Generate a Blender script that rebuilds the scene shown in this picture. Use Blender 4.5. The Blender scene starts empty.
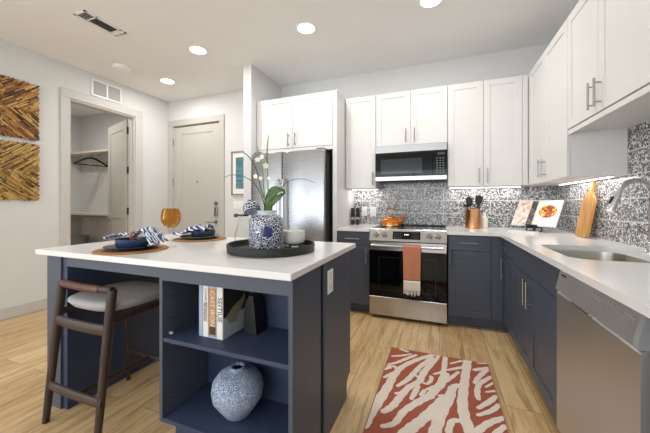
import bpy, bmesh, math, random
from mathutils import Vector, Matrix
random.seed(7)
C = bpy.context.scene.collection
R = math.radians
PI = math.pi

# ------------------------------------------------------------------ camera, world, lights, exposure
sc = bpy.context.scene
cam_data = bpy.data.cameras.new('camera')
cam = bpy.data.objects.new('camera', cam_data)
C.objects.link(cam)
cam.location = (0, 0, 1.18)
cam.rotation_euler = (R(90), 0, R(21.15))
cam_data.sensor_width = 36
cam_data.lens = 16.394
cam_data.shift_y = -0.01985
cam_data.clip_start = 0.05
sc.camera = cam

world = bpy.data.worlds.new('daylight')
sc.world = world
world.use_nodes = True
wnt = world.node_tree
bg = wnt.nodes['Background']
bg.inputs['Color'].default_value = (0.86, 0.93, 1.0, 1)
bg.inputs['Strength'].default_value = 1.3

def area(name, loc, rot, sx, sy, power, color=(1, 1, 1)):
    d = bpy.data.lights.new(name, 'AREA')
    d.shape = 'RECTANGLE'; d.size = sx; d.size_y = sy; d.energy = power; d.color = color
    o = bpy.data.objects.new(name, d); C.objects.link(o)
    o.location = loc; o.rotation_euler = rot
    return o
# daylight from the window behind the camera, aimed up to brighten the ceiling
area('window_daylight', (-1.6, -3.28, 1.45), (R(128), 0, 0), 4.2, 2.2, 84, (0.97, 0.98, 1.0))
area('side_fill_light', (-4.05, -1.7, 1.4), (0, R(-90), 0), 2.2, 2.0, 45, (0.90, 0.95, 1.0))  # added fill lamp on the left wall, lifts the rear of the room

sc.view_settings.view_transform = 'Standard'
sc.view_settings.look = 'None'
sc.view_settings.gamma = 1
sc.view_settings.use_curve_mapping = False
sc.view_settings.exposure = 0.12

# ------------------------------------------------------------------ materials
def lin(h):
    h = h.lstrip('#')
    v = [int(h[i:i+2], 16) / 255 for i in (0, 2, 4)]
    return tuple((c / 12.92 if c <= 0.04045 else ((c + 0.055) / 1.055) ** 2.4) for c in v) + (1,)

class NT:
    def __init__(s, name):
        s.m = bpy.data.materials.new(name); s.m.use_nodes = True
        s.t = s.m.node_tree; s.n = s.t.nodes
        s.p = s.n['Principled BSDF']
    def node(s, typ, **kw):
        x = s.n.new(typ)
        for k, v in kw.items():
            if k in x.inputs.keys(): x.inputs[k].default_value = v
            else: setattr(x, k, v)
        return x
    def link(s, a, b): s.t.links.new(a, b)
    def coord(s, scale=(1, 1, 1), rot=(0, 0, 0), loc=(0, 0, 0)):
        tc = s.n.new('ShaderNodeTexCoord'); mp = s.n.new('ShaderNodeMapping')
        mp.inputs['Scale'].default_value = scale; mp.inputs['Rotation'].default_value = rot
        mp.inputs['Location'].default_value = loc
        s.link(tc.outputs['Object'], mp.inputs['Vector'])
        return mp.outputs['Vector']
    def ramp(s, fac, stops, interp='LINEAR'):
        r = s.n.new('ShaderNodeValToRGB'); r.color_ramp.interpolation = interp
        e = r.color_ramp.elements
        while len(e) < len(stops): e.new(0.5)
        for x, (p, c) in zip(e, stops):
            x.position = p; x.color = lin(c) if isinstance(c, str) else c
        s.link(fac, r.inputs['Fac'])
        return r.outputs['Color']
    def mix(s, fac, a, b, mode='MIX'):
        m = s.n.new('ShaderNodeMix'); m.data_type = 'RGBA'; m.blend_type = mode
        for sock, v in ((m.inputs[0], fac), (m.inputs[6], a), (m.inputs[7], b)):
            if isinstance(v, (int, float)): sock.default_value = v
            elif isinstance(v, tuple): sock.default_value = v
            elif isinstance(v, str): sock.default_value = lin(v)
            else: s.link(v, sock)
        return m.outputs[2]
    def math(s, op, a, b=0.0):
        m = s.n.new('ShaderNodeMath'); m.operation = op
        for sock, v in ((m.inputs[0], a), (m.inputs[1], b)):
            if isinstance(v, (int, float)): sock.default_value = v
            else: s.link(v, sock)
        return m.outputs[0]
    def noise(s, vec, scale, detail=3, rough=0.5, dist=0.0):
        x = s.n.new('ShaderNodeTexNoise')
        x.inputs['Scale'].default_value = scale; x.inputs['Detail'].default_value = detail
        x.inputs['Roughness'].default_value = rough; x.inputs['Distortion'].default_value = dist
        s.link(vec, x.inputs['Vector'])
        return x.outputs['Fac']
    def bump(s, h, strength=0.2, dist=0.002):
        b = s.n.new('ShaderNodeBump'); b.inputs['Strength'].default_value = strength
        b.inputs['Distance'].default_value = dist
        s.link(h, b.inputs['Height']); s.link(b.outputs['Normal'], s.p.inputs['Normal'])
    def done(s, color=None, rough=0.5, metal=0.0, spec=0.5):
        if color is not None:
            if isinstance(color, str): s.p.inputs['Base Color'].default_value = lin(color)
            else: s.link(color, s.p.inputs['Base Color'])
        s.p.inputs['Roughness'].default_value = rough
        s.p.inputs['Metallic'].default_value = metal
        s.p.inputs['Specular IOR Level'].default_value = spec
        return s.m

def shade(c, k):
    v = lin(c); return tuple(min(1, x * k) for x in v[:3]) + (1,)
def plain(name, c, rough=0.5, metal=0.0, var=0.06, scale=12, bump=0.0, bscale=200, spec=0.5):
    t = NT(name); v = t.coord()
    f = t.noise(v, scale)
    col = t.ramp(f, [(0.3, shade(c, 1 - var)), (0.7, shade(c, 1 + var))])
    if bump: t.bump(t.noise(v, bscale, 2), bump)
    return t.done(col, rough, metal, spec)

M = {}
M['wall'] = plain('wall_paint', '#D9D9D8', 0.85, var=0.012, scale=3, bump=0.05, bscale=260)
M['ceiling'] = plain('ceiling_paint', '#F0F0F0', 0.9, var=0.012, scale=3, bump=0.08, bscale=180)
M['trim'] = plain('trim_paint', '#C8C6C2', 0.5, var=0.01)
M['doorpaint'] = plain('door_paint', '#BFBBB5', 0.5, var=0.01)
M['basepaint'] = plain('baseboard_paint', '#C6C3BE', 0.5, var=0.01)
M['white_cab'] = plain('white_cabinet_paint', '#DEDDDB', 0.42, var=0.008)
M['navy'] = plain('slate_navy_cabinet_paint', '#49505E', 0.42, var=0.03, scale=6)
M['navy_shaded'] = plain('navy_paint_shaded', '#36425C', 0.55, var=0.03, scale=6)  # darker copy of the cabinet navy, shade of the island recesses painted in
M['quartz'] = plain('white_quartz', '#E9E8E7', 0.16, var=0.015, scale=25)
M['black'] = plain('black_plastic', '#151517', 0.4, var=0.1)
M['blackglass'] = plain('black_glass', '#050607', 0.05, var=0.05, spec=0.3)
M['blackwood'] = plain('black_textured_wood', '#1B1B1C', 0.45, var=0.2, scale=60, bump=0.4, bscale=120)
M['chrome'] = plain('chrome', '#D8DADD', 0.12, 1.0, var=0.01)
M['nickel'] = plain('brushed_nickel', '#A3A2A0', 0.28, 1.0, var=0.03, scale=40)
M['white_plastic'] = plain('white_plastic', '#EFEEEB', 0.35, var=0.01)
M['frame_grey'] = plain('grey_frame', '#8B8781', 0.4, var=0.03)
M['slat'] = plain('grey_vent_slat', '#C3C3C3', 0.5, var=0.02)
M['grey_plastic'] = plain('grey_plastic', '#8D8F92', 0.5, var=0.02)
M['dark_gap'] = plain('dark_metal_grey', '#2A2B2D', 0.55, var=0.05)
M['leather'] = plain('brown_leather_wrap', '#5E392C', 0.42, var=0.25, scale=60, bump=0.5, bscale=160)
M['seatcloth'] = plain('grey_woven_upholstery', '#ABA9AA', 0.9, var=0.13, scale=260, bump=0.5, bscale=500)
M['mat'] = None
M['ceramic'] = plain('white_ceramic', '#EFEDE8', 0.25, var=0.015)
M['navyceramic'] = plain('navy_glazed_ceramic', '#26385C', 0.22, var=0.2, scale=18)
M['navyrim'] = plain('dark_blue_stoneware', '#1E2A42', 0.3, var=0.25, scale=40)
M['copper'] = plain('polished_copper', '#D8A072', 0.22, 1.0, var=0.04, scale=20)
M['orange'] = plain('orange_enamel', '#D9781B', 0.12, 0.35, var=0.08)
M['leaf'] = plain('green_leaf', '#44622E', 0.4, var=0.35, scale=30)
M['stem'] = plain('plant_stem', '#6B8A45', 0.5, var=0.3, scale=60)
M['petal'] = plain('white_petal', '#F6F4EA', 0.6, var=0.03)
M['darkgreenleaf'] = plain('dark_grass_blade', '#3B5A3A', 0.45, var=0.3, scale=40)
M['terracotta'] = plain('terracotta_terry_cloth', '#C98468', 0.95, var=0.16, scale=180, bump=0.6, bscale=400)
M['cream_cloth'] = plain('cream_cotton', '#E9E3D8', 0.95, var=0.08, scale=180, bump=0.4, bscale=400)
M['paper'] = plain('paper', '#F0EDE6', 0.7, var=0.02)
M['bin'] = plain('grey_green_fabric', '#7C837C', 0.9, var=0.1, scale=120)
M['steeltub'] = plain('satin_sink_steel', '#B3ADA2', 0.3, 1.0, var=0.08, scale=8)

def brushed(name, c, rough, sx, sy, sz, var=0.05):
    t = NT(name); v = t.coord((sx, sy, sz))
    f = t.noise(v, 1.0, 4, 0.6)
    col = t.ramp(f, [(0.25, shade(c, 1 - var)), (0.75, shade(c, 1 + var))])
    m = t.done(col, rough, 1.0)
    r = t.n.new('ShaderNodeMapRange'); t.link(f, r.inputs['Value'])
    r.inputs['To Min'].default_value = rough - 0.05; r.inputs['To Max'].default_value = rough + 0.06
    t.link(r.outputs[0], t.p.inputs['Roughness'])
    return m
M['steel'] = brushed('brushed_stainless', '#BDBDBD', 0.24, 3, 3, 300)
M['steel_fridge'] = brushed('fridge_stainless', '#B0B2B6', 0.27, 3, 3, 300)
M['steel_dish'] = plain('dishwasher_stainless', '#D4D5D6', 0.40, 1.0, var=0.02, scale=5)
M['steel_dark'] = plain('fridge_side_grey', '#3E3F42', 0.5, var=0.05)

def wood(name, c1, c2, axis, rough=0.45, scale=1.0, bump=0.1):
    t = NT(name)
    s = [38 * scale] * 3; s['xyz'.index(axis)] = 2.2 * scale
    v = t.coord(tuple(s))
    f = t.noise(v, 1.0, 5, 0.6, 0.4)
    col = t.ramp(f, [(0.3, c1), (0.7, c2)])
    if bump: t.bump(f, bump, 0.001)
    return t.done(col, rough)
M['walnut'] = wood('dark_walnut', '#271C18', '#49382F', 'z')
M['walnut_x'] = wood('dark_walnut_rail', '#271C18', '#49382F', 'x')
M['bamboo'] = wood('bamboo_board', '#B97A35', '#DBA55E', 'z', 0.4, 1.2)
M['ringwood'] = wood('napkin_ring_wood', '#8C5430', '#B37A4C', 'z', 0.4, 3)
M['shelfwood'] = plain('pale_shelf_lip', '#D8CFBC', 0.6, var=0.03)

def floor_mat():
    t = NT('light_oak_planks')
    tc = t.n.new('ShaderNodeTexCoord'); sp = t.n.new('ShaderNodeSeparateXYZ'); cb = t.n.new('ShaderNodeCombineXYZ')
    t.link(tc.outputs['Object'], sp.inputs[0])
    t.link(sp.outputs['Y'], cb.inputs['X']); t.link(sp.outputs['X'], cb.inputs['Y'])
    def brick(c1, c2, mortar):
        b = t.n.new('ShaderNodeTexBrick')
        b.offset = 0.37; b.offset_frequency = 2; b.squash = 1
        b.inputs['Scale'].default_value = 1
        b.inputs['Brick Width'].default_value = 1.22; b.inputs['Row Height'].default_value = 0.18
        b.inputs['Mortar Size'].default_value = mortar; b.inputs['Mortar Smooth'].default_value = 0.1
        b.inputs['Bias'].default_value = 0.0
        b.inputs['Color1'].default_value = c1; b.inputs['Color2'].default_value = c2
        b.inputs['Mortar'].default_value = (0, 0, 0, 1)
        t.link(cb.outputs[0], b.inputs['Vector'])
        return b
    idb = brick((0, 0, 0, 1), (1, 1, 1, 1), 0.0)
    mp = t.n.new('ShaderNodeMapping'); mp.inputs['Scale'].default_value = (1.5, 15, 1)
    t.link(cb.outputs[0], mp.inputs['Vector'])
    # every plank gets its own slice of the grain
    off = t.n.new('ShaderNodeCombineXYZ')
    t.link(t.math('MULTIPLY', idb.outputs['Color'], 37.0), off.inputs['Z'])
    add = t.n.new('ShaderNodeVectorMath'); add.operation = 'ADD'
    t.link(mp.outputs['Vector'], add.inputs[0]); t.link(off.outputs[0], add.inputs[1])
    g1 = t.noise(add.outputs[0], 1.3, 5, 0.6, 0.9)
    g2 = t.noise(add.outputs[0], 7.0, 4, 0.6, 0.2)
    base = t.ramp(idb.outputs['Color'], [(0.0, '#CDA873'), (0.5, '#D9B785'), (1.0, '#E4C796')])
    c = t.mix(t.ramp(g1, [(0.34, (0, 0, 0, 1)), (0.56, (1, 1, 1, 1))]), t.mix(1.0, base, (0.52, 0.41, 0.30, 1), 'MULTIPLY'), base)
    c = t.mix(0.30, c, t.ramp(g2, [(0.3, '#A98453'), (0.7, '#EBD2A8')]))
    gap = brick((1, 1, 1, 1), (1, 1, 1, 1), 0.0016)
    c = t.mix(gap.outputs['Fac'], c, '#8B6B43')
    t.bump(g2, 0.06, 0.001)
    return t.done(c, 0.36)
M['floor'] = floor_mat()

def tile_mat(name, axis, x0, z0):
    t = NT(name)
    tc = t.n.new('ShaderNodeTexCoord'); sp = t.n.new('ShaderNodeSeparateXYZ'); cb = t.n.new('ShaderNodeCombineXYZ')
    t.link(tc.outputs['Object'], sp.inputs[0])
    t.link(t.math('SUBTRACT', sp.outputs[axis], x0), cb.inputs['X'])
    t.link(t.math('SUBTRACT', sp.outputs['Z'], z0), cb.inputs['Y'])
    v = t.n.new('ShaderNodeTexVoronoi'); v.inputs['Scale'].default_value = 104; v.inputs['Randomness'].default_value = 1
    t.link(cb.outputs[0], v.inputs['Vector'])
    e = t.n.new('ShaderNodeTexVoronoi'); e.feature = 'DISTANCE_TO_EDGE'
    e.inputs['Scale'].default_value = 104; e.inputs['Randomness'].default_value = 1
    t.link(cb.outputs[0], e.inputs['Vector'])
    s2 = t.n.new('ShaderNodeSeparateColor'); t.link(v.outputs['Color'], s2.inputs[0])
    chip = t.ramp(s2.outputs[0], [(0.0, '#2E3036'), (0.22, '#484B53'), (0.40, '#6A6D74'), (0.56, '#9A9A9D'),
                                  (0.68, '#C2C0BF'), (0.83, '#E6E4E2')], 'CONSTANT')
    c = t.mix(t.ramp(e.outputs['Distance'], [(0.02, (0, 0, 0, 1)), (0.05, (1, 1, 1, 1))]), '#B4B3B3', chip)
    b = t.n.new('ShaderNodeTexBrick'); b.offset = 0.5; b.offset_frequency = 2
    b.inputs['Scale'].default_value = 1; b.inputs['Brick Width'].default_value = 0.32; b.inputs['Row Height'].default_value = 0.148
    b.inputs['Mortar Size'].default_value = 0.0032; b.inputs['Mortar Smooth'].default_value = 0.1
    t.link(cb.outputs[0], b.inputs['Vector'])
    c = t.mix(b.outputs['Fac'], c, '#D6D4D2')
    return t.done(c, 0.22)
M['tile_back'] = tile_mat('mosaic_chip_tile', 'X', -0.437, 0.918)
M['tile_right'] = tile_mat('mosaic_chip_tile_return', 'Y', 0.10, 0.918)

def weave_mat():
    t = NT('woven_seagrass'); v = t.coord()
    w = t.n.new('ShaderNodeTexWave'); w.wave_type = 'RINGS'; w.rings_direction = 'Z'
    w.inputs['Scale'].default_value = 32; w.inputs['Distortion'].default_value = 1.2; w.inputs['Detail'].default_value = 2
    t.link(v, w.inputs['Vector'])
    c = t.mix(t.noise(v, 90, 3), t.ramp(w.outputs['Fac'], [(0, '#7A5230'), (1, '#B98850')]), '#A87843')
    t.bump(w.outputs['Fac'], 0.5, 0.002)
    return t.done(c, 0.8)
M['mat'] = weave_mat()

def chinoiserie(name, scale, cx=None):
    t = NT(name); v = t.coord()
    d = t.n.new('ShaderNodeTexNoise'); d.inputs['Scale'].default_value = 40; d.inputs['Detail'].default_value = 1
    t.link(v, d.inputs['Vector'])
    vm = t.n.new('ShaderNodeVectorMath'); vm.operation = 'MULTIPLY_ADD'
    vm.inputs[1].default_value = (0.02, 0.02, 0.02)
    t.link(d.outputs['Color'], vm.inputs[0]); t.link(v, vm.inputs[2])
    e = t.n.new('ShaderNodeTexVoronoi'); e.feature = 'DISTANCE_TO_EDGE'; e.inputs['Scale'].default_value = scale
    t.link(vm.outputs[0], e.inputs['Vector'])
    n2 = t.noise(v, scale * 1.7, 2)
    f = t.math('ADD', e.outputs['Distance'], t.math('MULTIPLY', t.math('SUBTRACT', n2, 0.5), 0.16))
    c = t.ramp(f, [(0.05, '#EDEFF2'), (0.085, '#1F2C55')])
    if cx:
        # the painted dark blue flower on the front of the jar
        g = t.n.new('ShaderNodeVectorMath'); g.operation = 'DISTANCE'; g.inputs[1].default_value = cx
        t.link(v, g.inputs[0])
        dd = t.math('ADD', g.outputs['Value'], t.math('MULTIPLY', t.math('SUBTRACT', t.noise(v, 45, 1), 0.5), 0.03))
        c = t.mix(t.ramp(dd, [(0.028, (1, 1, 1, 1)), (0.032, (0, 0, 0, 1))]), c, '#25306B')
    return t.done(c, 0.15)
M['ginger'] = chinoiserie('blue_white_porcelain', 80, (0.054, -0.080, 0.105))
M['gingerlid'] = chinoiserie('blue_white_porcelain_lid', 80)
M['glaze'] = plain('pale_blue_glaze', '#CBD3DC', 0.15, var=0.05)

def speckle():
    t = NT('speckled_blue_stoneware'); v = t.coord()
    n = t.noise(v, 190, 2, 0.6); g = t.noise(v, 5, 2)
    sp = t.n.new('ShaderNodeSeparateXYZ'); t.link(v, sp.inputs[0])
    base = t.ramp(g, [(0.3, '#5C749C'), (0.7, '#8DA0BC')])
    c = t.mix(t.ramp(n, [(0.50, (0, 0, 0, 1)), (0.58, (1, 1, 1, 1))]), base, '#C9D0D9')
    c = t.mix(t.ramp(t.noise(v, 170, 1), [(0.66, (0, 0, 0, 1)), (0.70, (1, 1, 1, 1))]), c, '#27344F')
    t.bump(n, 0.3, 0.002)
    return t.done(c, 0.6)
M['speckle'] = speckle()

def stripes(name, a, b, sc_, dist=4.0, lo=0.45, hi=0.55):
    t = NT(name); v = t.coord()
    w = t.n.new('ShaderNodeTexWave'); w.bands_direction = 'DIAGONAL'
    w.inputs['Scale'].default_value = sc_; w.inputs['Distortion'].default_value = dist; w.inputs['Detail'].default_value = 1
    t.link(v, w.inputs['Vector'])
    return t.done(t.ramp(w.outputs['Fac'], [(lo, a), (hi, b)]), 0.9)
M['napkin'] = stripes('blue_white_napkin_cloth', '#335A95', '#E8ECF1', 22, 9, 0.5, 0.6)
M['napkin_b'] = stripes('blue_tie_dye_cloth', '#3D5380', '#E3E7EC', 9, 9, 0.52, 0.68)

def glass(name, tint, mixf=0.12, rough=0.0):
    t = NT(name); o = t.n['Material Output']
    tr = t.node('ShaderNodeBsdfTransparent'); tr.inputs['Color'].default_value = tint
    gl = t.node('ShaderNodeBsdfGlossy'); gl.inputs['Roughness'].default_value = rough
    lw = t.n.new('ShaderNodeLayerWeight'); lw.inputs['Blend'].default_value = mixf
    ms = t.n.new('ShaderNodeMixShader')
    t.link(t.math('MULTIPLY', lw.outputs['Fresnel'], 0.3), ms.inputs[0]); t.link(tr.outputs[0], ms.inputs[1]); t.link(gl.outputs[0], ms.inputs[2])
    t.link(ms.outputs[0], o.inputs['Surface'])
    return t.m
M['glass'] = glass('clear_glass', (0.985, 0.99, 0.99, 1), 0.12)
M['pane'] = glass('window_glass', (0.96, 0.98, 0.98, 1), 0.08)
M['amber'] = glass('amber_glass', (0.93, 0.76, 0.50, 1), 0.3)

def emit(name, col, s):
    t = NT(name); o = t.n['Material Output']
    e = t.node('ShaderNodeEmission'); e.inputs['Color'].default_value = col; e.inputs['Strength'].default_value = s
    t.link(e.outputs[0], o.inputs['Surface'])
    return t.m
M['lamp'] = emit('lamp_diffuser', (1, 0.96, 0.9, 1), 14)
M['striplamp'] = emit('led_strip', (1, 0.97, 0.93, 1), 10)
M['display'] = emit('clock_digits', (0.85, 0.95, 1, 1), 2.5)

def cloudy_art():
    t = NT('teal_abstract_print'); v = t.coord((1, 1, 3))
    return t.done(t.ramp(t.noise(v, 6, 4, 0.6, 1.0), [(0.3, '#3E6275'), (0.55, '#5E8894'), (0.75, '#9FB9BC')]), 0.4)
M['art'] = cloudy_art()
def pizza():
    t = NT('pizza_photo_print'); v = t.coord()
    vo = t.n.new('ShaderNodeTexVoronoi'); vo.inputs['Scale'].default_value = 75; t.link(v, vo.inputs['Vector'])
    s2 = t.n.new('ShaderNodeSeparateColor'); t.link(vo.outputs['Color'], s2.inputs[0])
    return t.done(t.ramp(s2.outputs[0], [(0, '#D9702E'), (0.25, '#E8A23C'), (0.42, '#B83A22'), (0.6, '#F0C978'), (0.75, '#59602C'), (0.84, '#E2582F'), (0.94, '#3A241B')], 'CONSTANT'), 0.35)
M['pizza'] = pizza()
def collage(name, stops, s):
    t = NT(name); v = t.coord()
    return t.done(t.ramp(t.noise(v, s, 4, 0.65, 1.5), stops), 0.35)
M['collage'] = collage('pale_photo_print', [(0.3, '#A97C6C'), (0.45, '#DDBBAF'), (0.6, '#F1E6DF'), (0.8, '#F6F2EE')], 14)
M['darkphoto'] = collage('dark_photo_print', [(0.35, '#2A2625'), (0.5, '#4B4340'), (0.68, '#A79C92')], 30)
M['horsephoto'] = collage('dark_cover_photo', [(0.35, '#1B1C1C'), (0.6, '#3A3936'), (0.8, '#5C5850')], 16)
for k, c in dict(spine_blue='#A9B6D2', spine_white='#E9E8E4', spine_tan='#B98F6D', spine_brown='#4A3A30', ink='#1C1C1E', red='#9C2F25', tanink='#EAD9C2', horse='#9C927C', coverlow='#B9C0CB').items():
    M[k] = plain(k + '_print', c, 0.5, var=0.04, scale=40)
M['rug_rust'] = plain('rust_pile', '#A65843', 0.95, var=0.18, scale=140, bump=0.6, bscale=300)
M['rug_cream'] = plain('cream_pile', '#E4D7C9', 0.95, var=0.08, scale=140, bump=0.6, bscale=300)
M['rug_edge'] = plain('rug_binding', '#B9A183', 0.9, var=0.1, scale=100)
STICKS = [plain('stick_' + n, c, 0.6, var=0.3, scale=50) for n, c in
          (('honey', '#8F5C26'), ('dark', '#4E2E14'), ('gold', '#B5853F'), ('tan', '#784C20'), ('pale', '#CDAA6A'))]
STICKS2 = [plain('straw_' + n, c, 0.6, var=0.25, scale=50) for n, c in
           (('gold', '#A58040'), ('dark', '#5E441E'), ('pale', '#C5A562'), ('tan', '#8C6A30'), ('light', '#B8934E'))]
M['stickback'] = plain('dark_backing_board', '#3A2614', 0.8)
def brown_cooktop(): return plain('ceran_glass', '#0B0B0D', 0.06, var=0.05)
M['ceran'] = brown_cooktop()
M['burner'] = plain('burner_ring_print', '#3A3A3D', 0.2, var=0.05)

# ------------------------------------------------------------------ mesh helpers
def rootof(o):
    while o.parent: o = o.parent
    return o
class MB:
    """collects shapes given in the place's own coordinates; build() links them as one mesh"""
    def __init__(s): s.bm = bmesh.new(); s.mi = 0
    def _tag(s, faces):
        for f in faces: f.material_index = s.mi
    def hexa(s, p, bev=0.0, seg=1):
        """p: eight corners, bottom four then top four"""
        vs = [s.bm.verts.new(q) for q in p]
        fs = [s.bm.faces.new([vs[i] for i in ix]) for ix in ((3, 2, 1, 0), (4, 5, 6, 7), (0, 1, 5, 4), (1, 2, 6, 5), (2, 3, 7, 6), (3, 0, 4, 7))]
        s._tag(fs)
        if bev > 0:
            es = list({e for f in fs for e in f.edges})
            r = bmesh.ops.bevel(s.bm, geom=es, offset=bev, segments=seg, profile=0.5, affect='EDGES', clamp_overlap=True)
            s._tag(r['faces'])
        return s
    def box(s, x0, x1, y0, y1, z0, z1, bev=0.0, seg=1):
        return s.hexa([(x0, y0, z0), (x1, y0, z0), (x1, y1, z0), (x0, y1, z0), (x0, y0, z1), (x1, y0, z1), (x1, y1, z1), (x0, y1, z1)], bev, seg)
    def mbox(s, f, u0, u1, v0, v1, n0, n1, bev=0.0, seg=1):
        return s.hexa([f(u0, v0, n0), f(u1, v0, n0), f(u1, v1, n0), f(u0, v1, n0), f(u0, v0, n1), f(u1, v0, n1), f(u1, v1, n1), f(u0, v1, n1)], bev, seg)
    def tube(s, pts, r, seg=10, caps=True, flat=1.0, closed=False):
        pts = [Vector(p) for p in pts]; n = len(pts)
        rs = r if isinstance(r, (list, tuple)) else [r] * n
        rings = []; up = None
        for i, p in enumerate(pts):
            a = pts[(i - 1) % n] if (closed or i > 0) else p
            b = pts[(i + 1) % n] if (closed or i < n - 1) else p
            d = (b - a).normalized()
            if up is None:
                up = Vector((0, 0, 1)) if abs(d.z) < 0.9 else Vector((1, 0, 0))
            x = d.cross(up)
            if x.length < 1e-6: x = d.cross(Vector((0, 1, 0)))
            x.normalize(); y = x.cross(d).normalized(); up = y
            rings.append([s.bm.verts.new(p + x * math.cos(2 * PI * k / seg) * rs[i] + y * math.sin(2 * PI * k / seg) * rs[i] * flat) for k in range(seg)])
        fs = []
        m = n if closed else n - 1
        for i in range(m):
            A, B = rings[i], rings[(i + 1) % n]
            for k in range(seg): fs.append(s.bm.faces.new((A[k], A[(k + 1) % seg], B[(k + 1) % seg], B[k])))
        if caps and not closed:
            fs.append(s.bm.faces.new(rings[0][::-1])); fs.append(s.bm.faces.new(rings[-1]))
        s._tag(fs); return s
    def bar(s, p0, p1, w, h, bev=0.0, w2=None, h2=None):
        """box-section bar from p0 to p1: w across, h up"""
        p0, p1 = Vector(p0), Vector(p1); d = (p1 - p0).normalized()
        ref = Vector((0, 0, 1)) if abs(d.z) < 0.9 else Vector((0, 1, 0))
        x = d.cross(ref).normalized(); y = x.cross(d).normalized()
        w2 = w2 or w; h2 = h2 or h
        q = []
        for p, a, b in ((p0, w, h), (p1, w2, h2)):
            q += [p - x * a / 2 - y * b / 2, p + x * a / 2 - y * b / 2, p + x * a / 2 + y * b / 2, p - x * a / 2 + y * b / 2]
        return s.hexa(q, bev, 2)
    def lathe(s, prof, c=(0, 0, 0), seg=32, sx=1.0, sy=1.0, mtx=None):
        """prof: (r, z) points; r = 0 closes a pole"""
        c = Vector(c); rings = []
        def T(v):
            return (mtx @ Vector(v) if mtx else Vector(v)) + c
        for r, z in prof:
            if r <= 1e-6: rings.append([s.bm.verts.new(T((0, 0, z)))])
            else: rings.append([s.bm.verts.new(T((r * sx * math.cos(2 * PI * k / seg), r * sy * math.sin(2 * PI * k / seg), z))) for k in range(seg)])
        fs = []
        for A, B in zip(rings, rings[1:]):
            if len(A) == 1 and len(B) == 1: continue
            for k in range(seg):
                j = (k + 1) % seg
                if len(A) == 1: fs.append(s.bm.faces.new((A[0], B[j], B[k])))
                elif len(B) == 1: fs.append(s.bm.faces.new((A[k], A[j], B[0])))
                else: fs.append(s.bm.faces.new((A[k], A[j], B[j], B[k])))
        s._tag(fs); return s
    def prism(s, poly, f, a, b):
        """poly of (u, v) extruded from n=a to n=b through f(u, v, n)"""
        A = [s.bm.verts.new(f(u, v, a)) for u, v in poly]; B = [s.bm.verts.new(f(u, v, b)) for u, v in poly]
        n = len(poly)
        fs = [s.bm.faces.new(A[::-1]), s.bm.faces.new(B)]
        for i in range(n): fs.append(s.bm.faces.new((A[i], A[(i + 1) % n], B[(i + 1) % n], B[i])))
        s._tag(fs); return s
    def grid(s, fn, nu, nv):
        vs = [[s.bm.verts.new(fn(i / nu, j / nv)) for j in range(nv + 1)] for i in range(nu + 1)]
        fs = []
        for i in range(nu):
            for j in range(nv): fs.append(s.bm.faces.new((vs[i][j], vs[i + 1][j], vs[i + 1][j + 1], vs[i][j + 1])))
        s._tag(fs); return s
    def build(s, name, mats, parent=None, base=None, sharp=35, recalc=True):
        if recalc: bmesh.ops.recalc_face_normals(s.bm, faces=s.bm.faces)
        org = Vector((0, 0, 0))
        if parent is not None: org = Vector(rootof(parent).location)
        elif base is not None: org = Vector(base)
        if org.length: bmesh.ops.translate(s.bm, verts=s.bm.verts, vec=-org)
        me = bpy.data.meshes.new(name); s.bm.to_mesh(me); s.bm.free()
        for m in (mats if isinstance(mats, (list, tuple)) else [mats]): me.materials.append(m)
        me.polygons.foreach_set('use_smooth', [True] * len(me.polygons))
        me.set_sharp_from_angle(angle=R(sharp))
        o = bpy.data.objects.new(name, me); C.objects.link(o)
        if parent is not None: o.parent = parent
        elif base is not None: o.location = org
        return o
def thing(name, label, cat, loc=(0, 0, 0), group=None):
    o = bpy.data.objects.new(name, None); C.objects.link(o)
    o.empty_display_size = 0.05; o.location = loc
    o['label'] = label; o['category'] = cat
    if group: o['group'] = group
    return o
def tag(o, label, cat, group=None):
    o['label'] = label; o['category'] = cat
    if group: o['group'] = group
    return o
def struct(o):
    o['kind'] = 'structure'; return o
def sempty(name, loc=(0, 0, 0)):
    o = bpy.data.objects.new(name, None); C.objects.link(o); o.location = loc; o['kind'] = 'structure'; return o
def copy_tree(o, parent=None):
    c = o.copy(); C.objects.link(c)
    if parent is not None: c.parent = parent
    for ch in [x for x in bpy.data.objects if x.parent == o]: copy_tree(ch, c)
    return c
def bx(name, mat, parent, *a, **k):
    return MB().box(*a, **k).build(name, mat, parent)
def text(name, s, size, mat, parent, mtx, align='CENTER', ext=0.0004):
    cu = bpy.data.curves.new(name, 'FONT'); cu.body = s; cu.size = size; cu.extrude = ext
    cu.align_x = align; cu.align_y = 'CENTER'
    tmp = bpy.data.objects.new(name, cu); C.objects.link(tmp)
    dg = bpy.context.evaluated_depsgraph_get()
    me = bpy.data.meshes.new_from_object(tmp.evaluated_get(dg))
    bpy.data.objects.remove(tmp)
    me.transform(Matrix.Translation(-Vector(rootof(parent).location)) @ mtx)
    me.materials.clear(); me.materials.append(mat)
    o = bpy.data.objects.new(name, me); C.objects.link(o); o.parent = parent
    return o
def FY(y):  # a face looking towards -Y
    return lambda u, v, n: (u, y - n, v)
def FX(x):  # a face looking towards -X
    return lambda u, v, n: (x - n, u, v)
def FXp(x):  # a face looking towards +X
    return lambda u, v, n: (x + n, u, v)
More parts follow.
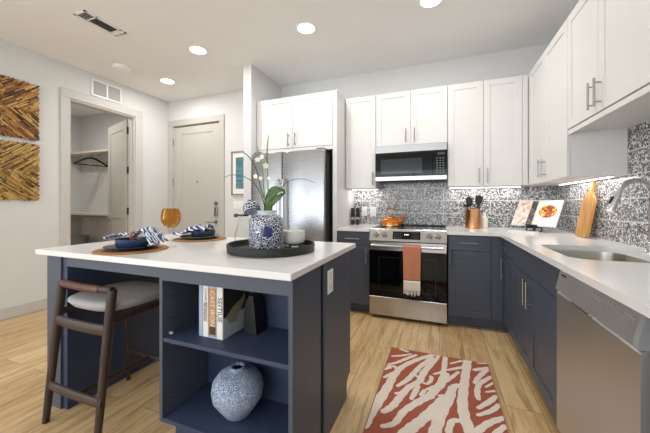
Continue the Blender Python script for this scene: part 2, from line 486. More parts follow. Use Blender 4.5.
def shaker(name, mat, parent, f, u0, u1, v0, v1, rail=0.06, th=0.02, flat=False):
    g = 0.0018
    u0 += g; u1 -= g; v0 += g; v1 -= g
    b = MB()
    if flat:
        b.mbox(f, u0, u1, v0, v1, -th, 0, 0.0012)
    else:
        b.mbox(f, u0, u0 + rail, v0, v1, -th, 0, 0.0012)
        b.mbox(f, u1 - rail, u1, v0, v1, -th, 0, 0.0012)
        b.mbox(f, u0 + rail, u1 - rail, v0, v0 + rail, -th, 0, 0.0012)
        b.mbox(f, u0 + rail, u1 - rail, v1 - rail, v1, -th, 0, 0.0012)
        b.mbox(f, u0 + rail - 0.002, u1 - rail + 0.002, v0 + rail - 0.002, v1 - rail + 0.002, -th + 0.001, -0.007)
    return b.build(name, mat, parent)
def handle(parent, f, u0, v0, u1, v1, r=0.0055, so=0.03, mat=None):
    b = MB()
    b.tube([f(u0, v0, so), f(u1, v1, so)], r, 10)
    for t in (0.16, 0.84):
        u, v = u0 + (u1 - u0) * t, v0 + (v1 - v0) * t
        b.tube([f(u, v, -0.001), f(u, v, so)], r * 0.8, 8)
    return b.build('handle', mat or M['nickel'], parent)
def rrect(x0, x1, y0, y1, r, seg=6):
    p = []
    for cx, cy, a in ((x1 - r, y1 - r, 0), (x0 + r, y1 - r, 90), (x0 + r, y0 + r, 180), (x1 - r, y0 + r, 270)):
        for k in range(seg + 1):
            t = R(a + 90 * k / seg); p.append((cx + r * math.cos(t), cy + r * math.sin(t)))
    return p
def slab(mb, outer, holes, z0, z1):
    bm = mb.bm; loops = []
    for poly in [outer] + holes:
        loops.append([bm.verts.new((x, y, z1)) for x, y in poly])
    es = []
    for L in loops:
        for i in range(len(L)): es.append(bm.edges.new((L[i], L[(i + 1) % len(L)])))
    r = bmesh.ops.triangle_fill(bm, edges=es, use_beauty=True, use_dissolve=False)
    fs = [g for g in r['geom'] if isinstance(g, bmesh.types.BMFace)]
    ex = bmesh.ops.extrude_face_region(bm, geom=fs)
    vs = [g for g in ex['geom'] if isinstance(g, bmesh.types.BMVert)]
    bmesh.ops.translate(bm, verts=vs, vec=(0, 0, z0 - z1))
    return mb

# ------------------------------------------------------------------ the room
CEIL = 2.84
XL, XR, YB, YE, YF = -4.13, 1.122, 3.70, 3.59, -3.40
struct(MB().box(-6.5, 1.265, YF - 0.12, 3.83, -0.12, 0).build('floor', M['floor']))
struct(MB().box(-6.5, 1.265, YF - 0.12, 3.83, CEIL, CEIL + 0.12).build('ceiling', M['ceiling']))
struct(MB().box(-2.205, XR + 0.12, YB, YB + 0.12, 0, CEIL).build('wall_back', M['wall']))
struct(MB().box(XR, XR + 0.12, YF - 0.12, YB, 0, CEIL).build('wall_right', M['wall']))
b = MB()
b.box(XL - 0.12, XL, YF - 0.12, -2.7, 0, CEIL); b.box(XL - 0.12, XL, -0.7, 2.195, 0, CEIL); b.box(XL - 0.12, XL, -2.7, -0.7, 2.5, CEIL); b.box(XL - 0.12, XL, -2.7, -0.7, 0, 0.25); b.box(XL - 0.12, XL, 3.017, YE + 0.12, 0, CEIL)
b.box(XL - 0.12, XL, 2.195, 3.017, 2.44, CEIL)
struct(b.build('wall_left', M['wall']))
b = MB()
b.box(XL, -4.03, YE, YE + 0.12, 0, CEIL); b.box(-3.086, -2.205, YE, YE + 0.12, 0, CEIL)
b.box(-4.03, -3.086, YE, YE + 0.12, 2.425, CEIL)
struct(b.build('wall_entry', M['wall']))
struct(MB().box(-2.205, -2.095, 2.975, YB, 0, CEIL).build('wall_partition', M['wall']))
# closet behind the left wall
b = MB(); b.box(-6.5, XL - 0.12, 3.60, 3.72, 0, CEIL)
struct(b.build('wall_closet_end', M['wall']))
b = MB(); b.box(-6.5, -6.4, 1.2, 3.60, 0, CEIL); b.box(-6.4, XL - 0.12, 1.2, 1.3, 0, CEIL)
struct(b.build('wall_closet_back', M['wall']))
# wall behind the camera with a wide window
b = MB()
b.box(XL, -3.8, YF - 0.12, YF, 0, CEIL); b.box(0.7, XR, YF - 0.12, YF, 0, CEIL)
b.box(-3.8, 0.7, YF - 0.12, YF, 2.55, CEIL); b.box(-3.8, 0.7, YF - 0.12, YF, 0, 0.25)
struct(b.build('wall_front', M['wall']))
w = sempty('window_1', (-1.55, YF, 0.25))
b = MB()
for x in (-3.8, -2.3, -0.8, 0.66): b.box(x, x + 0.04, YF - 0.08, YF - 0.03, 0.25, 2.55)
b.box(-3.76, 0.66, YF - 0.08, YF - 0.03, 0.25, 0.30); b.box(-3.76, 0.66, YF - 0.08, YF - 0.03, 2.50, 2.55)
b.build('window_frame', M['trim'], w)
MB().box(-3.76, 0.66, YF - 0.06, YF - 0.055, 0.30, 2.50).build('pane', M['pane'], w)

w = sempty('fill_window', (XL, -1.7, 0.25))  # unseen window added in the left wall to bring in more fill
b = MB()
for y in (-2.7, -1.72, -0.74): b.box(XL - 0.08, XL - 0.03, y, y + 0.04, 0.25, 2.5)
b.box(XL - 0.08, XL - 0.03, -2.66, -0.74, 0.25, 0.30); b.box(XL - 0.08, XL - 0.03, -2.66, -0.74, 2.45, 2.5)
b.build('window_frame', M['trim'], w)
MB().box(XL - 0.06, XL - 0.055, -2.66, -0.74, 0.30, 2.45).build('pane', M['pane'], w)

# trims and baseboards
b = MB(); b.box(XL, XL + 0.016, YF, 2.105, 0, 0.122, 0.004); b.box(XL, XL + 0.016, 3.127, YE, 0, 0.122, 0.004)
struct(b.build('baseboard_left', M['basepaint']))
b = MB(); b.box(-3.0, -2.221, YE - 0.016, YE, 0, 0.122, 0.004)
struct(b.build('baseboard_entry', M['basepaint']))
b = MB(); b.box(-2.221, -2.205, 2.959, YE, 0, 0.122, 0.004); b.box(-2.205, -2.095, 2.959, 2.975, 0, 0.122, 0.004)
struct(b.build('baseboard_partition', M['basepaint']))
b = MB(); b.box(-6.4, XL - 0.12, 3.585, 3.60, 0, 0.122, 0.004)
struct(b.build('baseboard_closet', M['basepaint']))

# closet opening: casing, jamb, swung-in door
d2 = sempty('door_2', (XL, 2.6, 0))
b = MB()
f = FXp(XL)
b.mbox(f, 2.105, 2.195, 0, 2.44, 0, 0.018, 0.003); b.mbox(f, 3.017, 3.127, 0, 2.44, 0, 0.018, 0.003)
b.mbox(f, 2.105, 3.127, 2.44, 2.54, 0, 0.018, 0.003)
b.build('casing', M['trim'], d2)
b = MB()
b.box(XL - 0.12, XL, 2.195, 2.213, 0, 2.44); b.box(XL - 0.12, XL, 2.999, 3.017, 0, 2.44); b.box(XL - 0.12, XL, 2.213, 2.999, 2.422, 2.44)
b.box(XL - 0.075, XL - 0.045, 2.987, 2.999, 0, 2.422); b.box(XL - 0.075, XL - 0.045, 2.213, 2.225, 0, 2.422)
b.build('jamb', M['trim'], d2)
# leaf hinged on the far jamb and swung 107 degrees into the closet
hx, hy = XL - 0.135, 2.992
ang = R(17)
du, dn = Vector((-math.cos(ang), math.sin(ang), 0)), Vector((-math.sin(ang), -math.cos(ang), 0))
def FD(u, v, n):
    p = Vector((hx, hy, 0)) + du * u + dn * n
    return (p.x, p.y, v)
b = MB()
b.mbox(FD, 0.006, 0.80, 0.012, 2.412, -0.036, -0.002)
for (u0, u1, v0, v1) in ((0.006, 0.12, 0.012, 2.412), (0.686, 0.80, 0.012, 2.412), (0.12, 0.686, 0.012, 0.22), (0.12, 0.686, 2.28, 2.412), (0.12, 0.686, 0.95, 1.08)):
    b.mbox(FD, u0, u1, v0, v1, -0.004, 0.007, 0.002)
b.build('leaf', M['doorpaint'], d2)
for z in (0.25, 1.02, 1.62, 2.2):
    MB().tube([(hx + 0.006, hy + 0.004, z), (hx + 0.006, hy + 0.004, z + 0.1)], 0.008, 8).box(hx + 0.004, hx + 0.03, hy + 0.004, hy + 0.0085, z, z + 0.1).build('hinge', M['dark_gap'], d2)
b = MB()
b.tube([FD(0.74, 0.92, 0.0), FD(0.74, 0.92, 0.055)], 0.009); b.tube([FD(0.74, 0.92, 0.05), FD(0.63, 0.92, 0.052)], 0.008)
b.tube([FD(0.74, 0.92, 0.005), FD(0.74, 0.92, 0.014)], 0.028, 16)
b.build('lever', M['nickel'], d2)

# entry door
d1 = sempty('door_1', (-3.55, YE, 0))
f = FY(YE)
b = MB()
b.mbox(f, XL + 0.001, -4.03, 0, 2.425, 0, 0.018, 0.003); b.mbox(f, -3.086, -3.0, 0, 2.425, 0, 0.018, 0.003)
b.mbox(f, XL + 0.001, -3.0, 2.425, 2.52, 0, 0.018, 0.003)
b.build('casing', M['doorpaint'], d1)
MB().box(-4.03, -3.086, YE + 0.06, YE + 0.12, 2.40, 2.425).box(-4.03, -4.015, YE + 0.05, YE + 0.12, 0, 2.40).box(-3.101, -3.086, YE + 0.05, YE + 0.12, 0, 2.40).build('jamb', M['dark_gap'], d1)
fl = FY(YE + 0.012)
b = MB()
b.mbox(fl, -4.022, -3.092, 0.01, 2.405, -0.042, -0.008)
for (u0, u1, v0, v1) in ((-4.022, -3.86, 0.01, 2.405), (-3.235, -3.092, 0.01, 2.405), (-3.86, -3.235, 0.01, 0.24), (-3.86, -3.235, 2.285, 2.405), (-3.86, -3.235, 0.62, 0.74)):
    b.mbox(fl, u0, u1, v0, v1, -0.01, 0, 0.002)
b.build('leaf', M['doorpaint'], d1)
for z in (0.25, 1.48, 2.12):
    MB().tube([(-4.026, YE - 0.006, z), (-4.026, YE - 0.006, z + 0.1)], 0.008, 8).build('hinge', M['nickel'], d1)
def disc(mb, f, u, v, r, n0, n1, seg=20):
    mb.tube([f(u, v, n0), f(u, v, n1)], r, seg); return mb
b = MB(); disc(b, fl, -3.165, 1.182, 0.030, 0, 0.02); disc(b, fl, -3.165, 1.182, 0.016, 0.02, 0.03); b.build('deadbolt', M['nickel'], d1)
b = MB(); b.mbox(fl, -3.195, -3.135, 0.985, 1.125, 0, 0.022, 0.008, 2); b.build('lock_plate', M['nickel'], d1)
b = MB()
for v in (1.10, 1.075, 1.05): disc(b, fl, -3.165, v, 0.007, 0.022, 0.025, 10)
b.build('keypad', M['dark_gap'], d1)
b = MB(); disc(b, fl, -3.165, 0.90, 0.028, 0, 0.012); disc(b, fl, -3.165, 0.90, 0.011, 0.01, 0.055)
b.tube([fl(-3.16, 0.90, 0.052), fl(-3.30, 0.897, 0.052)], 0.009, 10); b.build('lever', M['nickel'], d1)
b = MB(); disc(b, fl, -3.545, 1.52, 0.010, -0.008, 0.004, 12); b.build('peephole', M['dark_gap'], d1)

# tiled splash on both kitchen walls
struct(MB().box(-1.03, XR - 0.008, YB - 0.008, YB, 0.914, 1.84).build('wall_back_tile', M['tile_back']))
struct(MB().box(XR - 0.008, XR, 0.3, YB - 0.008, 0.914, 1.70).build('wall_right_tile', M['tile_right']))

# ------------------------------------------------------------------ ceiling fittings
def downlight(x, y, label):
    t = thing('recessed_light', label, 'ceiling light', (x, y, CEIL), 'recessed ceiling lights')
    b = MB(); b.lathe([(0.088, -0.0005), (0.098, -0.0005), (0.1, -0.004), (0.094, -0.008), (0.08, -0.006), (0.08, -0.0005)], (x, y, CEIL), 36)
    b.build('trim_ring', M['white_plastic'], t)
    MB().lathe([(0, -0.003), (0.0795, -0.003), (0.0795, -0.0055), (0, -0.0055)], (x, y, CEIL), 36).build('diffuser', M['lamp'], t)
    d = bpy.data.lights.new('recessed_lamp', 'AREA'); d.shape = 'DISK'; d.size = 0.15; d.energy = 10; d.color = (1, 0.97, 0.93)
    o = bpy.data.objects.new('recessed_lamp', d); C.objects.link(o); o.parent = t; o.location = (0, 0, -0.012)
downlight(-3.435, 2.968, 'recessed round ceiling light nearest the pale entry door')
downlight(-2.434, 2.488, 'recessed round ceiling light in front of the white partition end')
downlight(-1.177, 2.545, 'recessed round ceiling light in front of the fridge cabinets')
downlight(-0.065, 2.563, 'recessed round ceiling light over the floor before the range')
t = thing('smoke_detector', 'flat white round smoke detector on the ceiling near the closet', 'smoke detector', (-3.6, 2.465, CEIL))
MB().lathe([(0, -0.0005), (0.1, -0.0005), (0.1, -0.022), (0.092, -0.034), (0, -0.037)], (-3.6, 2.465, CEIL), 40).build('housing', M['white_plastic'], t)
MB().lathe([(0.06, -0.0340), (0.066, -0.0340), (0.066, -0.0385), (0.06, -0.0385), (0.06, -0.0340)], (-3.6, 2.465, CEIL), 40).build('ring', M['white_plastic'], t)
t = thing('ceiling_vent', 'white rectangular air vent with dark louvres in the ceiling', 'vent', (-2.91, 1.80, CEIL))
x0, x1, y0, y1 = -2.985, -2.835, 1.62, 1.985
z0 = CEIL - 0.008
b = MB(); b.box(x0, x1, y0, y0 + 0.018, z0, CEIL - 0.0005); b.box(x0, x1, y1 - 0.018, y1, z0, CEIL - 0.0005)
b.box(x0, x0 + 0.018, y0, y1, z0, CEIL - 0.0005); b.box(x1 - 0.018, x1, y0, y1, z0, CEIL - 0.0005)
b.box(x0, x1, y0 + 0.092, y0 + 0.104, z0, CEIL - 0.0005); b.box(x0, x1, y0 + 0.30, y0 + 0.314, z0, CEIL - 0.0005)
b.build('frame', M['white_plastic'], t)
b = MB(); b.box(x0 + 0.018, x1 - 0.018, y0 + 0.018, y0 + 0.30, CEIL - 0.003, CEIL - 0.001); b.build('opening', M['dark_gap'], t)
for k in range(7):
    xx = x0 + 0.026 + k * 0.0175
    MB().hexa([(xx, y0 + 0.104, z0 + 0.004), (xx + 0.010, y0 + 0.104, z0), (xx + 0.010, y0 + 0.30, z0), (xx, y0 + 0.30, z0 + 0.004),
               (xx, y0 + 0.104, z0 + 0.005), (xx + 0.010, y0 + 0.104, z0 + 0.0012), (xx + 0.010, y0 + 0.30, z0 + 0.0012), (xx, y0 + 0.30, z0 + 0.005)]).build('louvre', M['grey_plastic'], t)
for k in range(3):
    yy = y0 + 0.03 + k * 0.02
    MB().box(x0 + 0.02, x1 - 0.02, yy, yy + 0.008, z0, z0 + 0.0015).build('louvre', M['grey_plastic'], t)
b = MB(); b.box(x0 + 0.018, x1 - 0.018, y0 + 0.314, y1 - 0.018, z0 + 0.002, CEIL - 0.001)
for k in range(4): b.box(x0 + 0.02, x1 - 0.02, y0 + 0.325 + k * 0.015, y0 + 0.332 + k * 0.015, z0, z0 + 0.003)
b.build('damper_plate', M['white_plastic'], t)
t = thing('return_air_grille', 'white two-panel return air grille on the wall above the closet opening', 'vent', (XL, 2.63, 2.56))
f = FXp(XL)
b = MB()
for (u0, u1, v0, v1) in ((2.435, 2.82, 2.562, 2.582), (2.435, 2.82, 2.755, 2.775), (2.435, 2.457, 2.582, 2.755), (2.798, 2.82, 2.582, 2.755), (2.617, 2.639, 2.582, 2.755)):
    b.mbox(f, u0, u1, v0, v1, 0, 0.012, 0.002)
b.build('frame', M['white_plastic'], t)
for u0, u1 in ((2.457, 2.617), (2.639, 2.798)):
    b = MB(); b.mbox(f, u0, u1, 2.582, 2.755, 0.0005, 0.002)
    for k in range(14):
        v = 2.584 + k * 0.0122
        b.hexa([f(u0, v, 0.002), f(u1, v, 0.002), f(u1, v + 0.002, 0.002), f(u0, v + 0.002, 0.002), f(u0, v - 0.004 + 0.008, 0.009), f(u1, v - 0.004 + 0.008, 0.009), f(u1, v + 0.0055, 0.009), f(u0, v + 0.0055, 0.009)])
    b.build('slatted_panel', M['slat'], t)

# ------------------------------------------------------------------ base cabinets
KX = 0.535      # door faces of the run along the window wall side
KY = 3.085      # door faces of the run along the back wall
NB = M['navy']
def cab_body(t, x0, x1, y0, y1, z0=0.105, z1=0.882):
    bx('body', NB, t, x0, x1, y0, y1, z0, z1)
# back run, beside the fridge panel
t = thing('base_cabinet', 'narrow navy base cabinet between the fridge panel and the range', 'cabinet', (-0.87, 3.4, 0), 'navy base cabinets')
cab_body(t, -1.048, -0.688, KY + 0.021, YB - 0.001); bx('toe_kick', NB, t, -1.048, -0.688, KY + 0.075, YB - 0.01, 0.001, 0.105)
f = FY(KY)
d = shaker('drawer', NB, t, f, -1.046, -0.69, 0.735, 0.875, flat=True); handle(d, f, -0.955, 0.805, -0.795, 0.805)
d = shaker('door', NB, t, f, -1.046, -0.69, 0.11, 0.732); handle(d, f, -0.722, 0.555, -0.722, 0.70)
# back run, right of the range
t = thing('base_cabinet', 'navy one-door base cabinet between the range and the inside corner', 'cabinet', (0.28, 3.4, 0), 'navy base cabinets')
cab_body(t, 0.078, KX + 0.02, KY + 0.021, YB - 0.001); bx('toe_kick', NB, t, 0.078, KX + 0.075, KY + 0.075, YB - 0.01, 0.001, 0.105)
d = shaker('drawer', NB, t, f, 0.08, 0.442, 0.735, 0.875, flat=True); handle(d, f, 0.18, 0.81, 0.332, 0.81)
d = shaker('door', NB, t, f, 0.08, 0.442, 0.11, 0.732); handle(d, f, 0.111, 0.575, 0.111, 0.735)
b = MB(); b.box(0.444, KX, KY + 0.004, KY + 0.0205, 0.11, 0.882); b.build('corner_filler', NB, t)
# right run, narrow cabinet next to the corner
f = FX(KX)
t = thing('base_cabinet', 'slim navy base cabinet with one drawer between the corner and the sink cabinet', 'cabinet', (0.84, 2.88, 0), 'navy base cabinets')
bx('body', NB, t, KX + 0.021, XR - 0.001, 2.69, 3.10, 0.105, 0.882); bx('toe_kick', NB, t, KX + 0.075, XR - 0.01, 2.69, 3.10, 0.001, 0.105)
d = shaker('drawer', NB, t, f, 2.69, 3.02, 0.735, 0.875, flat=True); handle(d, f, 2.80, 0.806, 2.90, 0.806)
d = shaker('door', NB, t, f, 2.69, 3.02, 0.11, 0.732); handle(d, f, 2.985, 0.512, 2.985, 0.70)
b = MB(); b.box(KX + 0.004, KX + 0.0205, 3.022, 3.088, 0.11, 0.882); b.build('corner_filler', NB, t)
# sink cabinet
t = thing('sink_cabinet', 'wide navy two-door base cabinet under the sink', 'cabinet', (0.84, 2.22, 0), 'navy base cabinets')
b = MB(); b.box(KX + 0.021, XR - 0.001, 1.752, 1.77, 0.105, 0.882); b.box(KX + 0.021, XR - 0.001, 2.668, 2.686, 0.105, 0.882)
b.box(KX + 0.021, XR - 0.001, 1.77, 2.668, 0.105, 0.123); b.box(XR - 0.012, XR - 0.001, 1.77, 2.668, 0.123, 0.882); b.box(KX + 0.021, KX + 0.04, 1.77, 2.668, 0.70, 0.882)
b.build('body', NB, t); bx('toe_kick', NB, t, KX + 0.075, XR - 0.02, 1.752, 2.686, 0.001, 0.105)
shaker('false_drawer', NB, t, f, 1.755, 2.686, 0.712, 0.875, flat=True)
d = shaker('door', NB, t, f, 2.222, 2.686, 0.11, 0.709); handle(d, f, 2.262, 0.518, 2.262, 0.69)
d = shaker('door', NB, t, f, 1.755, 2.222, 0.11, 0.709); handle(d, f, 2.188, 0.518, 2.188, 0.69)
# cabinet beyond the dishwasher, mostly out of the frame
t = thing('base_cabinet', 'navy base cabinet end on the near side of the dishwasher', 'cabinet', (0.84, 0.7, 0), 'navy base cabinets')
bx('body', NB, t, KX + 0.041, XR - 0.001, 0.31, 1.055, 0.105, 0.882); bx('toe_kick', NB, t, KX + 0.095, XR - 0.01, 0.31, 1.055, 0.001, 0.105)

# dishwasher
t = thing('dishwasher', 'stainless steel dishwasher set into the navy cabinets', 'dishwasher', (0.84, 1.42, 0))
y0, y1 = 1.104, 1.746
bx('body', M['dark_gap'], t, KX + 0.03, XR - 0.02, y0, y1, 0.06, 0.868)
bx('toe_kick', M['black'], t, KX + 0.09, KX + 0.12, y0, y1, 0.001, 0.10)
xf = 0.531
b = MB()
b.prism([(xf, 0.10), (xf, 0.752), (xf + 0.012, 0.764), (KX + 0.03, 0.764), (KX + 0.03, 0.10)], lambda u, v, n: (u, n, v), y0, y1)
b.build('door', M['steel_dish'], t)
b = MB()
b.prism([(xf - 0.006, 0.768), (xf - 0.002, 0.782), (xf + 0.014, 0.868), (KX + 0.03, 0.868), (KX + 0.03, 0.768)], lambda u, v, n: (u, n, v), y0, y1)
cp = b.build('control_panel', M['steel_dish'], t)
b = MB()
b.prism([(xf - 0.0075, 0.765), (xf - 0.0075, 0.785), (xf + 0.0125, 0.869), (xf + 0.03, 0.870), (xf + 0.03, 0.765)], lambda u, v, n: (u, n, v), y0 - 0.004, y0 + 0.02)
b.build('end_cap', M['grey_plastic'], cp)
b = MB(); b.box(xf - 0.008, xf + 0.02, 1.40, 1.56, 0.754, 0.766, 0.003); b.build('pull', M['nickel'], t)
def FC(u, v, n):   # on the sloping control face
    k = (v - 0.782) / 0.086
    return (xf - 0.002 + 0.016 * k - n, u, v)
b = MB()
for k in range(6):
    u = 1.40 - k * 0.028
    for v in (0.822, 0.842): b.mbox(FC, u - 0.008, u + 0.004, v, v + 0.004, 0.0002, 0.0008)
b.build('button_print', M['grey_plastic'], cp)
b = MB()
for k in range(3):
    u = 1.215 - k * 0.03
    b.mbox(FC, u - 0.010, u + 0.008, 0.826, 0.832, 0.0002, 0.0008); b.mbox(FC, u - 0.010, u + 0.008, 0.838, 0.842, 0.0002, 0.0008)
b.build('button_print', M['grey_plastic'], cp)
b = MB(); b.mbox(FC, 1.66, 1.715, 0.838, 0.847, 0.0002, 0.0008); b.build('badge', M['dark_gap'], cp)

# ------------------------------------------------------------------ worktops and sink
Zt0, Zt1 = 0.884, 0.914
o = slab(MB(), [(0.068, KY - 0.03), (KX - 0.03, KY - 0.03), (KX - 0.03, 0.30), (XR - 0.0085, 0.30), (XR - 0.0085, YB - 0.0085), (0.068, YB - 0.0085)],
         [rrect(0.60, 1.0, 1.76, 2.32, 0.09)[::-1]], Zt0, Zt1)
o = o.build('countertop', M['quartz'], None, (0.8, 3.3, Zt1), sharp=50)
tag(o, 'white quartz L-shaped worktop running round the corner to the sink', 'countertop')
o = MB().box(-1.048, -0.686, KY - 0.03, YB - 0.0085, Zt0, Zt1, 0.002).build('countertop', M['quartz'], None, (-0.87, 3.4, Zt1))
tag(o, 'short white quartz worktop between the fridge panel and the range', 'countertop')
t = thing('sink', 'undermounted stainless single-bowl sink in the white worktop', 'sink', (0.8, 2.04, 0.883))
def loop(off, z, r): return [(x, y, z) for x, y in rrect(0.60 + off, 1.0 - off, 1.76 + off, 2.32 - off, r)]
b = MB()
L = [loop(-0.02, 0.8825, 0.1), loop(-0.004, 0.8825, 0.09), loop(-0.002, 0.87, 0.088), loop(0.004, 0.70, 0.082), loop(0.012, 0.685, 0.075), loop(0.03, 0.678, 0.06)]
rings = [[b.bm.verts.new(p) for p in l] for l in L]
for A, B in zip(rings, rings[1:]):
    for k in range(len(A)): b.bm.faces.new((A[k], A[(k + 1) % len(A)], B[(k + 1) % len(A)], B[k]))
b.bm.faces.new(rings[-1])
o = b.build('bowl', M['steeltub'], t, recalc=False, sharp=60)
m = o.modifiers.new('thickness', 'SOLIDIFY'); m.thickness = 0.0015; m.offset = -1
MB().lathe([(0, 0.006), (0.038, 0.006), (0.045, 0.002), (0.045, 0.0), (0, 0.0)], (0.80, 2.12, 0.6785), 24).build('drain', M['chrome'], t)
t = thing('faucet', 'chrome gooseneck pull-down faucet behind the sink', 'faucet', (1.07, 2.13, Zt1))
MB().lathe([(0.028, 0), (0.028, 0.006), (0.021, 0.012), (0.019, 0.05), (0.016, 0.055), (0, 0.055)], (1.07, 2.13, Zt1), 24).build('base', M['chrome'], t)
pts = [(1.07, 2.13, 0.965), (1.07, 2.13, 1.15)]
for k in range(1, 13):
    a = PI * k / 12 * 0.88
    pts.append((1.07 - 0.086 * (1 - math.cos(a)), 2.12 - 0.03 * (1 - math.cos(a)), 1.205 + 0.100 * math.sin(a)))
MB().tube(pts, 0.0125, 16).build('neck', M['chrome'], t)
e = Vector(pts[-1]); dd = (Vector(pts[-1]) - Vector(pts[-2])).normalized()
MB().tube([e, e + dd * 0.02, e + dd * 0.10, e + dd * 0.11], [0.0145, 0.0165, 0.0195, 0.017], 18).build('spray_head', M['chrome'], t)
MB().tube([e + dd * 0.03 + Vector((-0.016, -0.004, 0.003)), e + dd * 0.07 + Vector((-0.020, -0.004, 0.003))], 0.007, 10).build('spray_button', M['black'], t)
b = MB(); b.tube([(1.07, 2.13, 0.995), (1.07, 2.09, 0.997)], 0.011, 12); b.tube([(1.07, 2.092, 0.997), (1.055, 2.045, 1.05)], 0.006, 10); b.build('lever', M['chrome'], t)

# ------------------------------------------------------------------ upper cabinets
WC = M['white_cab']
UZ0, UZ1, UY, UX = 1.362, 2.43, 3.38, 0.80
f = FY(UY)
def upper(label, x0, x1, z0, z1, doors, handles):
    t = thing('wall_cabinet', label, 'cabinet', ((x0 + x1) / 2, YB, z0), 'white wall cabinets')
    bx('body', WC, t, x0 + 0.0005, x1 - 0.0005, UY + 0.021, YB - 0.001, z0, z1)
    for (u0, u1), h in zip(doors, handles):
        d = shaker('door', WC, t, f, u0, u1, z0 - 0.003, z1)
        handle(d, f, h, z0 + 0.028, h, z0 + 0.178)
    return t
upper('single-door white wall cabinet between the fridge panel and the microwave cabinet', -1.048, -0.682, UZ0, UZ1, [(-1.046, -0.683)], [-0.715])
upper('short two-door white wall cabinet above the microwave', -0.68, 0.078, 1.828, UZ1, [(-0.68, -0.295), (-0.295, 0.078)], [-0.345, -0.255])
t = upper('tall two-door white wall cabinet above the utensil crock', 0.08, 0.80, UZ0, UZ1, [(0.08, 0.415), (0.415, 0.752)], [0.372, 0.447])
MB().box(0.754, UX - 0.001, UY + 0.004, UY + 0.0205, UZ0, UZ1).build('corner_filler', WC, t)
# side run
f = FX(UX)
t = thing('wall_cabinet', 'white corner wall cabinet above the open cookbook and bamboo board', 'cabinet', (XR, 2.9, UZ0), 'white wall cabinets')
bx('body', WC, t, UX + 0.021, XR - 0.001, 2.447, YB - 0.001, UZ0, UZ1)
d = shaker('door', WC, t, f, 2.447, 2.915, UZ0 - 0.003, UZ1); handle(d, f, 2.875, UZ0 + 0.03, 2.875, UZ0 + 0.18)
d = shaker('door', WC, t, f, 2.915, 3.335, UZ0 - 0.003, UZ1); handle(d, f, 2.955, UZ0 + 0.035, 2.955, UZ0 + 0.185)
MB().box(UX + 0.003, UX + 0.0205, 3.337, 3.375, UZ0, UZ1).build('corner_filler', WC, t)
t = thing('wall_cabinet', 'high-set two-door white wall cabinet over the sink', 'cabinet', (XR, 2.02, 1.66), 'white wall cabinets')
bx('body', WC, t, UX + 0.021, XR - 0.001, 1.60, 2.445, 1.66, UZ1)
d = shaker('door', WC, t, f, 2.03, 2.443, 1.675, UZ1); handle(d, f, 2.066, 1.70, 2.066, 1.85)
d = shaker('door', WC, t, f, 1.602, 2.03, 1.675, UZ1); handle(d, f, 1.996, 1.70, 1.996, 1.852)
MB().box(UX + 0.006, UX + 0.0205, 1.60, 2.445, 1.642, 1.671).build('light_rail', WC, t)

# fridge surround
t = thing('fridge_cabinet', 'white two-door cabinet over the fridge with a tall side panel', 'cabinet', (-1.57, YB, 0), 'white wall cabinets')
FYc = 3.08
f = FY(FYc)
bx('body', WC, t, -2.09, -1.10, FYc + 0.021, YB - 0.001, 1.82, UZ1)
bx('side_panel', WC, t, -1.10, -1.052, FYc, YB - 0.001, 0.001, UZ1)
MB().box(-2.09, -1.102, FYc + 0.002, FYc + 0.0205, 1.785, 1.825).build('bottom_rail', WC, t)
d = shaker('door', WC, t, f, -2.088, -1.598, 1.828, UZ1); handle(d, f, -1.645, 1.85, -1.645, 2.0)
d = shaker('door', WC, t, f, -1.598, -1.104, 1.828, UZ1); handle(d, f, -1.557, 1.85, -1.557, 2.0)

# under-cabinet led strips
def strip(label, x0, x1, y0, y1, z, power):
    t = thing('under_cabinet_light', label, 'light', ((x0 + x1) / 2, (y0 + y1) / 2, z), 'under-cabinet light strips')
    bx('housing', M['white_plastic'], t, x0, x1, y0, y1, z - 0.008, z - 0.0005)
    bx('led', M['striplamp'], t, x0 + 0.004, x1 - 0.004, y0 + 0.004, y1 - 0.004, z - 0.010, z - 0.0081)
    d = bpy.data.lights.new('strip_lamp', 'AREA'); d.shape = 'RECTANGLE'; d.size = x1 - x0; d.size_y = y1 - y0; d.energy = power; d.color = (1, 0.97, 0.93)
    o = bpy.data.objects.new('strip_lamp', d); C.objects.link(o); o.parent = t; o.location = (0, 0, -0.013)
strip('glowing light strip under the cabinet beside the fridge panel', -1.03, -0.70, 3.60, 3.63, UZ0, 0.7)
strip('glowing light strip under the cabinet above the utensil crock', 0.10, 0.79, 3.60, 3.63, UZ0, 1.1)
strip('glowing light strip under the corner cabinet above the bamboo board', 1.03, 1.06, 2.47, 3.35, UZ0, 1.2)

# ------------------------------------------------------------------ fridge
t = thing('fridge', 'stainless side-by-side fridge with two long handles', 'fridge', (-1.6, 3.3, 0))
FF = 2.95
bx('body', M['steel_dark'], t, -2.06, -1.15, FF + 0.075, YB - 0.03, 0.03, 1.745)
bx('toe_grille', M['black'], t, -2.04, -1.17, FF + 0.06, FF + 0.1, 0.002, 0.085)
f = FY(FF)
for (u0, u1, hu, nm) in ((-2.06, -1.668, -1.705, 'freezer_door'), (-1.662, -1.15, -1.625, 'fridge_door')):
    b = MB(); b.mbox(f, u0, u1, 0.09, 1.77, -0.07, 0, 0.008, 3)
    d = b.build(nm, M['steel_fridge'], t)
    b = MB(); b.tube([f(hu, 0.45, -0.001), f(hu, 0.47, 0.05), f(hu, 0.55, 0.058), f(hu, 1.36, 0.058), f(hu, 1.44, 0.05), f(hu, 1.46, -0.001)], 0.011, 12)
    b.build('handle', M['chrome'], d)
MB().box(-2.05, -1.96, FF + 0.02, FF + 0.12, 1.771, 1.785, 0.004).build('hinge_cover', M['steel_dark'], t)
MB().box(-1.25, -1.16, FF + 0.02, FF + 0.12, 1.771, 1.785, 0.004).build('hinge_cover', M['steel_dark'], t)

